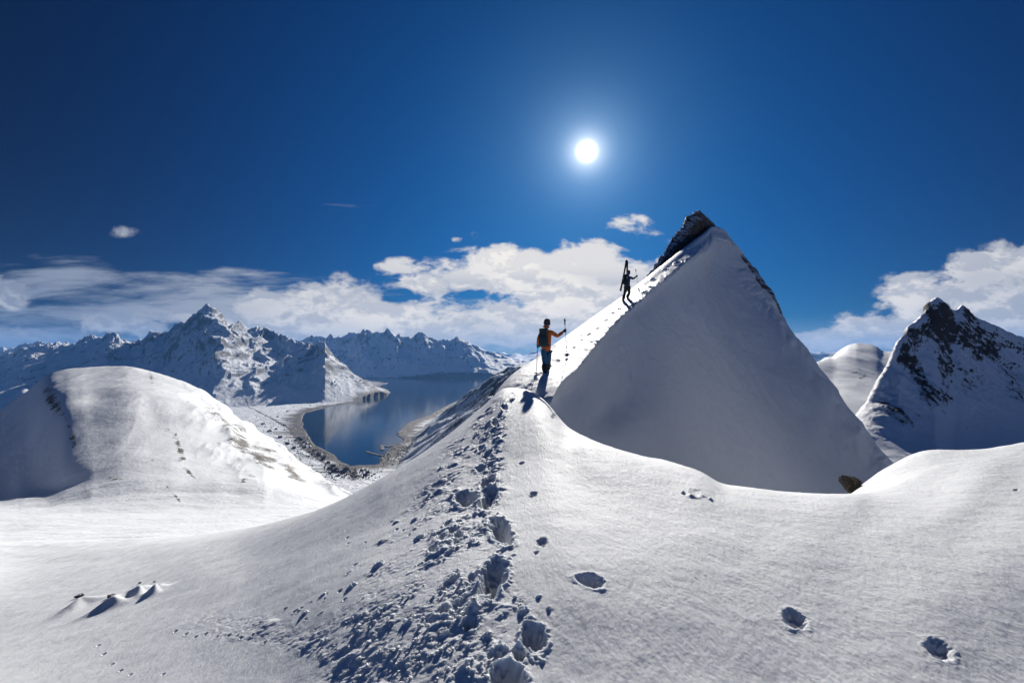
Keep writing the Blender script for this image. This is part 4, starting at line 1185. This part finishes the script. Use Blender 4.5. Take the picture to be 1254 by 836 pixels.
def backpack(c, right, up, back, w, h, d, mat, label, lidmat=None):
    org = c - up * h
    root = empty('backpack', org); tag(root, label, 'backpack')
    rbox('pack_body', c, right * w, back * d, up * h, mat, root, org, 0.35, 0.12)
    rbox('lid', c + up * h * 0.98 + back * d * 0.05, right * w * 0.86, back * d * 0.95, up * h * 0.20, lidmat or mat, root, org, 0.5)
    rbox('front_pocket', c - up * h * 0.25 + back * d * 0.95, right * w * 0.7, back * d * 0.28, up * h * 0.5, mat, root, org, 0.45)
    for s_ in (-1, 1):
        pts = [c + up * h * 0.75 - back * d * 0.9 + right * s_ * w * .5, c + up * h * 0.98 - back * (d + .10) + right * s_ * w * .55, c + up * h * 0.3 - back * (d + .30) + right * s_ * w * .75, c - up * h * 0.5 - back * (d + .12) + right * s_ * w * .8, c - up * h * .75 - back * d * .9 + right * s_ * w * .7]
        skin('shoulder_strap', [(p_, .020) for p_ in pts], [(0, 1), (1, 2), (2, 3), (3, 4)], M_BLACK, root, 0, 1, org)
        tube('compression_strap', c + up * h * .35 + right * s_ * w * 1.0 - back * d * .6, c + up * h * .30 + right * s_ * w * .8 + back * d * 1.02, .008, .008, M_GREY, root, org)
    tube('hip_belt', c - up * h * .85 - right * w * 1.12 - back * d * .7, c - up * h * .85 + right * w * 1.12 - back * d * .7, .03, .03, M_BLACK, root, org)
    tube('haul_loop', c + up * h * 1.12 - back * d * .6 - right * .03, c + up * h * 1.12 - back * d * .6 + right * .03, .012, .012, M_GREY, root, org)
    return root

# first climber
f1 = strip_at(666.5, 457.5); Y1 = f1.y
f1b = strip_at(671, 452.5)
J1 = dict(pelvis=(668.8, 428, .06), spine=(668.4, 420, .05), chest=(668.3, 410.5, .07), neck=(669, 402.5, .10), head=(669.9, 395.5, .13), crown=(669.8, 392, .12),
          shL=(663.2, 406.3, .05), elL=(659.9, 415, -.02), haL=(658.7, 421.5, .16), shR=(674.2, 406.0, .08), elR=(682.5, 411.5, .12), haR=(689.6, 406.3, .34),
          hiL=(666.3, 431, .02), knL=(667.2, 443.5, .10), anL=(666.7, 454.2, 0.02), hiR=(671.2, 431, .08), knR=(671.6, 441.8, .36), anR=(670.4, 450.5, f1b.y - f1.y))
p1, V1 = person(J1, Y1, f1, M_ORANGE, M_BLUEP, M_BLACK, M_GREYC, M_BLACK, 'down',
                'person in an orange jacket and blue trousers, lower of the two climbing the snow ridge', sc=Y1 / 15.2)
heading = Vector((0.45, 0.89, 0)).normalized()
rgt = Vector((0.89, -0.45, 0)).normalized()
t1 = strip_at(694.7, 436.5)
polR_top = PX(691.4, 391, Y1 + .42)
pole(polR_top, t1, 'upright ski pole gripped in the raised right hand of the orange-jacketed climber', 0.3)
t2 = strip_at(656.4, 459)
pole(PX(658.9, 418.5, Y1 + .2), t2, 'ski pole planted beside the left boot of the orange-jacketed climber')
hand('glove', V1['haR'] - (V1['haR'] - V1['elR']).normalized() * .03, V1['haR'] - V1['elR'], Vector((0, 0, 1)), 1, M_BLACK, p1, f1, 1.15)
hand('glove', V1['haL'] - (V1['haL'] - V1['elL']).normalized() * .03, V1['haL'] - V1['elL'], Vector((0, 0.9, .3)), 1, M_BLACK, p1, f1, 1.15)
pc = PX(665.6, 414, Y1 - .13)
backpack(pc, (Vector((1, -.12, 0.04))).normalized(), (V1['chest'] - V1['pelvis']).normalized(), Vector((-.2, -1, 0)).normalized(), .125, .235, .10, M_PACK, 'dark teal backpack worn by the orange-jacketed climber')

# second climber with skis on the pack
f2 = strip_at(762.5, 368.3); Y2 = f2.y
f2b = strip_at(767.8, 364.4)
J2 = dict(pelvis=(768.0, 350.8, .08), spine=(768.0, 347, .08), chest=(768.4, 341.6, .10), neck=(769.0, 337.4, .12), head=(769.6, 333.6, .15), crown=(769.7, 331.9, .15),
          shL=(765.6, 339.6, .08), elL=(764.0, 344.6, .05), haL=(764.6, 348.3, .25), shR=(771.6, 339.4, .10), elR=(775.2, 341.3, .16), haR=(778.7, 338.8, .35),
          hiL=(766.6, 352, .04), knL=(765.0, 359.8, .12), anL=(762.9, 366.6, .02), hiR=(769.6, 352, .10), knR=(770.9, 358.4, .42), anR=(767.9, 363.3, f2b.y - f2.y))
p2, V2 = person(J2, Y2, f2, M_BLUEJ, M_BLACK, M_BLACK, M_GREYC, M_BLACK, 'up',
                'person in a dark blue jacket and black trousers, higher climber carrying skis on the ridge', sc=Y2 / 27.8)
t3 = strip_at(782.2, 355)
pole(PX(778.4, 330, Y2 + .42), t3, 'ski pole held in the raised right hand of the climber in dark blue', 0.3)
hand('glove', V2['haR'] - (V2['haR'] - V2['elR']).normalized() * .03, V2['haR'] - V2['elR'], Vector((0, 0, 1)), 1, M_BLACK, p2, f2, 1.15)
hand('glove', V2['haL'] - (V2['haL'] - V2['elL']).normalized() * .03, V2['haL'] - V2['elL'], Vector((0, 0.9, .3)), 1, M_BLACK, p2, f2, 1.15)
backpack(PX(765.6, 342.5, Y2 - .12), (Vector((1, -.12, 0))).normalized(), (V2['chest'] - V2['pelvis']).normalized(), Vector((-.2, -1, 0)).normalized(), .125, .24, .11, M_PACK2, 'black backpack with skis strapped to it on the upper climber')
def ski(a, b, label):
    a = Vector(a); b = Vector(b)
    d = (b - a).normalized(); L = (b - a).length
    n_ = Vector((0.25, -1, 0)); n_ = (n_ - d * n_.dot(d)).normalized(); w_ = d.cross(n_)
    root = empty('ski', a); tag(root, label, 'ski')
    vs = []; fs = []; ns = 40
    for i in range(ns + 1):
        t = i / ns
        half = (0.042 + 0.016 * (2 * abs(t - .45)) ** 2) * (1 if t < .93 else max(0.08, math.sqrt(max(0, 1 - ((t - .93) / .07) ** 2)))) * (1 if t > .02 else .7)
        lift = 0.07 * max(0, (t - .88) / .12) ** 2 - 0.012 * math.sin(math.pi * min(1, t / .9))
        th = 0.010 * (1 - 0.6 * abs(2 * t - 1))
        c = d * L * t - n_ * lift
        for sx, sy in ((-1, -1), (1, -1), (1, 1), (-1, 1)):
            vs.append(c + w_ * half * sx + n_ * th * sy)
    for i in range(ns):
        for k in range(4):
            j = (k + 1) % 4
            fs.append((i * 4 + k, i * 4 + j, (i + 1) * 4 + j, (i + 1) * 4 + k))
    fs.append((0, 1, 2, 3)); fs.append((ns * 4 + 3, ns * 4 + 2, ns * 4 + 1, ns * 4))
    mesh_obj('ski_board', vs, fs, M_SKI, root, smooth=False)
    for t in (.40, .56):
        c = a + d * L * t + n_ * .03
        rbox('binding', c, w_ * .035, n_ * .025, d * .05, M_GREY, root, a, 0.2, seg=2)
    return root
ski(PX(759.8, 356.5, Y2 - .30), PX(767.6, 317.6, Y2 - .10), 'dark ski slanting across the left side of the upper climber\'s pack')
ski(PX(767.2, 354.5, Y2 - .36), PX(768.3, 317.8, Y2 - .16), 'dark ski standing almost upright on the upper climber\'s pack')

# ---- small things down by the fjord
def floor_z(x, y):
    k = np.argmin((Xv - x) ** 2 + (Yv - y) ** 2); return Zv.flat[k]
M_WALLR = plain('red_timber', (0.16, 0.04, 0.03), 0.8, .5, 0.3, bmp=0.02)
M_WALLD = plain('dark_timber', (0.06, 0.05, 0.045), 0.8, .5, 0.3, bmp=0.02)
M_ROOF = plain('slate_roof', (0.05, 0.05, 0.055), 0.7, .5, 0.3, bmp=0.02)
def make_house(mat):
    root = empty('house', (0, 0, 0))
    w, l, h, r = 5.5, 8.5, 5.5, 3.6
    mesh_obj('wall', [(-w, -l, -3), (w, -l, -3), (w, l, -3), (-w, l, -3), (-w, -l, h), (w, -l, h), (w, l, h), (-w, l, h), (0, -l, h + r), (0, l, h + r)],
             [(0, 1, 5, 8, 4), (2, 3, 7, 9, 6), (1, 2, 6, 5), (3, 0, 4, 7)], mat, root, False)
    e = .6
    rf = mesh_obj('roof', [(-w - e, -l - e, h - .3), (0, -l - e, h + r + .15), (w + e, -l - e, h - .3), (w + e, l + e, h - .3), (0, l + e, h + r + .15), (-w - e, l + e, h - .3),
                      (-w - e, -l - e, h), (0, -l - e, h + r + .5), (w + e, -l - e, h), (w + e, l + e, h), (0, l + e, h + r + .5), (-w - e, l + e, h)],
             [(6, 7, 10, 11), (7, 8, 9, 10), (0, 5, 4, 1), (1, 4, 3, 2), (0, 1, 7, 6), (1, 2, 8, 7), (3, 4, 10, 9), (4, 5, 11, 10), (2, 3, 9, 8), (5, 0, 6, 11)], M_ROOF, root, False)
    ch = mesh_obj('chimney', [(x * .5 + 1.2, y * .5 + 1, z) for z in (h + r - 1.5, h + r + 1.6) for x, y in ((-1, -1), (1, -1), (1, 1), (-1, 1))], [(0, 1, 5, 4), (1, 2, 6, 5), (2, 3, 7, 6), (3, 0, 4, 7), (4, 5, 6, 7)], M_WALLD, rf, False)
    return root
def copy_tree(o, parent=None):
    c = o.copy(); COL.objects.link(c)
    if parent is not None: c.parent = parent
    for ch in list(o.children): copy_tree(ch, c)
    return c
spots = [(366, 538), (369, 540), (372, 543), (376, 545), (362, 541), (380, 549), (385, 552), (373, 549), (390, 558), (396, 563), (402, 568), (408, 572), (412, 576), (416, 579), (420, 581), (409, 579), (404, 576),
         (424, 577), (426, 583), (415, 584), (444, 577), (450, 580), (447, 584), (360, 550), (352, 545), (343, 538), (330, 530), (338, 527), (322, 521), (348, 521), (340, 512), (352, 505), (380, 497), (395, 492), (410, 489), (425, 486)]
protos = [make_house(M_WALLR), make_house(M_WALLD)]
hr = random.Random(3)
for i, (a, b) in enumerate(spots):
    x, y = shore(a, b)
    o = protos[i] if i < 2 else copy_tree(protos[i % 2])
    o.location = (x, y, floor_z(x, y)); o.rotation_euler.z = hr.uniform(0, 3.14)
    sc_h = hr.uniform(0.8, 1.25); o.scale = (sc_h, sc_h, sc_h)
    red = (i % 2 == 0)
    tag(o, 'tiny red house in the snowy village by the fjord' if red else 'tiny dark house in the snowy village by the fjord', 'house', 'red village houses by the fjord' if red else 'dark village houses by the fjord')
# breakwaters
M_QUAY = plain('quay_stone', (0.06, 0.055, 0.05), 0.9, .05, 0.4, bmp=0.3)
def bank(L, w, label):
    P = [shore(*p) for p in L]
    cs = []
    for a, b in zip(P[:-1], P[1:]):
        n_ = max(2, int(math.hypot(b[0] - a[0], b[1] - a[1]) / 12))
        cs += [(a[0] + (b[0] - a[0]) * t / n_, a[1] + (b[1] - a[1]) * t / n_) for t in range(n_)]
    cs.append(P[-1])
    vs = []; fs = []
    for i, (x, y) in enumerate(cs):
        a = cs[max(0, i - 1)]; b = cs[min(len(cs) - 1, i + 1)]
        dx_, dy_ = b[0] - a[0], b[1] - a[1]; l = math.hypot(dx_, dy_) + 1e-6; nx_, ny_ = -dy_ / l, dx_ / l
        for k, (o_, z_) in enumerate(((-1, -3), (-.45, 3.2), (.45, 3.2), (1, -3))):
            j_ = hr.uniform(-.12, .12)
            vs.append((x + nx_ * w * (o_ + j_), y + ny_ * w * (o_ + j_), -H + z_ + hr.uniform(-.5, .5)))
        if i:
            q_ = (i - 1) * 4
            fs += [(q_ + k, q_ + k + 1, q_ + 5 + k, q_ + 4 + k) for k in range(3)]
    fs += [(0, 1, 2, 3), tuple(len(vs) - 4 + k for k in (3, 2, 1, 0))]
    o = mesh_obj('breakwater', vs, fs, M_QUAY, None, False, origin=(P[0][0], P[0][1], -H))
    return tag(o, label, 'breakwater')
bank([(503, 520), (496, 524), (487.5, 530.5)], 16, 'dark stone breakwater on the upper side of the small triangular harbour')
bank([(487.8, 532), (494, 536), (502, 540)], 16, 'dark stone breakwater on the lower side of the small triangular harbour')
bank([(484, 545), (475, 547), (467.5, 545), (468, 551)], 15, 'hooked stone breakwater near the head of the fjord')
bank([(470, 558), (462, 557), (449, 553)], 14, 'low stone spit reaching into the shallow head of the fjord')
# leafless thickets and scrub
sv_ = []; sf_ = []; nb = 0
for k in range(1500):
    c_ = hr.choice([(368, 543, 14, 6), (385, 556, 16, 6), (415, 580, 22, 7), (440, 583, 14, 6), (330, 520, 26, 12), (345, 560, 40, 14), (480, 560, 26, 8), (500, 548, 22, 7), (400, 494, 50, 5), (320, 570, 30, 6)])
    a = hr.gauss(c_[0], c_[2] * .7); b = hr.gauss(c_[1], c_[3] * .7)
    if b < 480: continue
    x, y = shore(a, b)
    j_ = int(np.clip(np.searchsorted(fY, y), 0, len(fY) - 1)); i_ = int(np.clip(np.searchsorted(fpx, a), 0, len(fpx) - 1))
    if sdj[j_, i_] < 12 or Zv[j_, i_] > -470: continue
    z = Zv[j_, i_]; r_ = hr.uniform(1.8, 4.2); hh = r_ * hr.uniform(1.0, 1.8)
    n0 = len(sv_)
    for q_ in range(5):
        an = q_ * 1.2566 + hr.random(); rr = r_ * hr.uniform(.7, 1.2)
        sv_.append((x + rr * math.cos(an), y + rr * math.sin(an), z + hr.uniform(-.5, .8) + hh * .3))
    sv_.append((x + hr.uniform(-1, 1), y, z + hh)); sv_.append((x, y, z - 1))
    for q_ in range(5):
        sf_.append((n0 + q_, n0 + (q_ + 1) % 5, n0 + 5)); sf_.append((n0 + (q_ + 1) % 5, n0 + q_, n0 + 6))
M_SCRUB = plain('bare_scrub', (0.045, 0.038, 0.03), 0.9, .3, 0.4, bmp=0.1)
scrub = mesh_obj('birch_scrub', sv_, sf_, M_SCRUB, None, False)
scrub['kind'] = 'stuff'; tag(scrub, 'dark leafless scrub dotted over the snowy valley floor', 'scrub')

# ---- the air
hz = bpy.data.meshes.new('haze')
x0_, x1_, y0_, y1_, z0_, z1_ = -33000, 33000, -4600, 30500, -515, max(900.0, float(Zv.max()) + 40)
hv = [(x, y, z) for z in (z0_, z1_) for x, y in ((x0_, y0_), (x1_, y0_), (x1_, y1_), (x0_, y1_))]
hz.from_pydata(hv, [], [(0, 3, 2, 1), (4, 5, 6, 7), (0, 1, 5, 4), (1, 2, 6, 5), (2, 3, 7, 6), (3, 0, 4, 7)])
hzo = bpy.data.objects.new('haze', hz); COL.objects.link(hzo); hzo['kind'] = 'stuff'
mh = bpy.data.materials.new('haze'); mh.use_nodes = True; mh.node_tree.nodes.clear()
ho = mh.node_tree.nodes.new('ShaderNodeOutputMaterial'); hp = mh.node_tree.nodes.new('ShaderNodeVolumePrincipled')
hp.inputs['Color'].default_value = (0.15, 0.39, 0.86, 1); hp.inputs['Density'].default_value = 2.1e-5; hp.inputs['Anisotropy'].default_value = 0.1
mh.node_tree.links.new(hp.outputs[0], ho.inputs['Volume'])
hz.materials.append(mh)
print('SCRIPT', Y1, Y2, 'zmax', Zv.max())
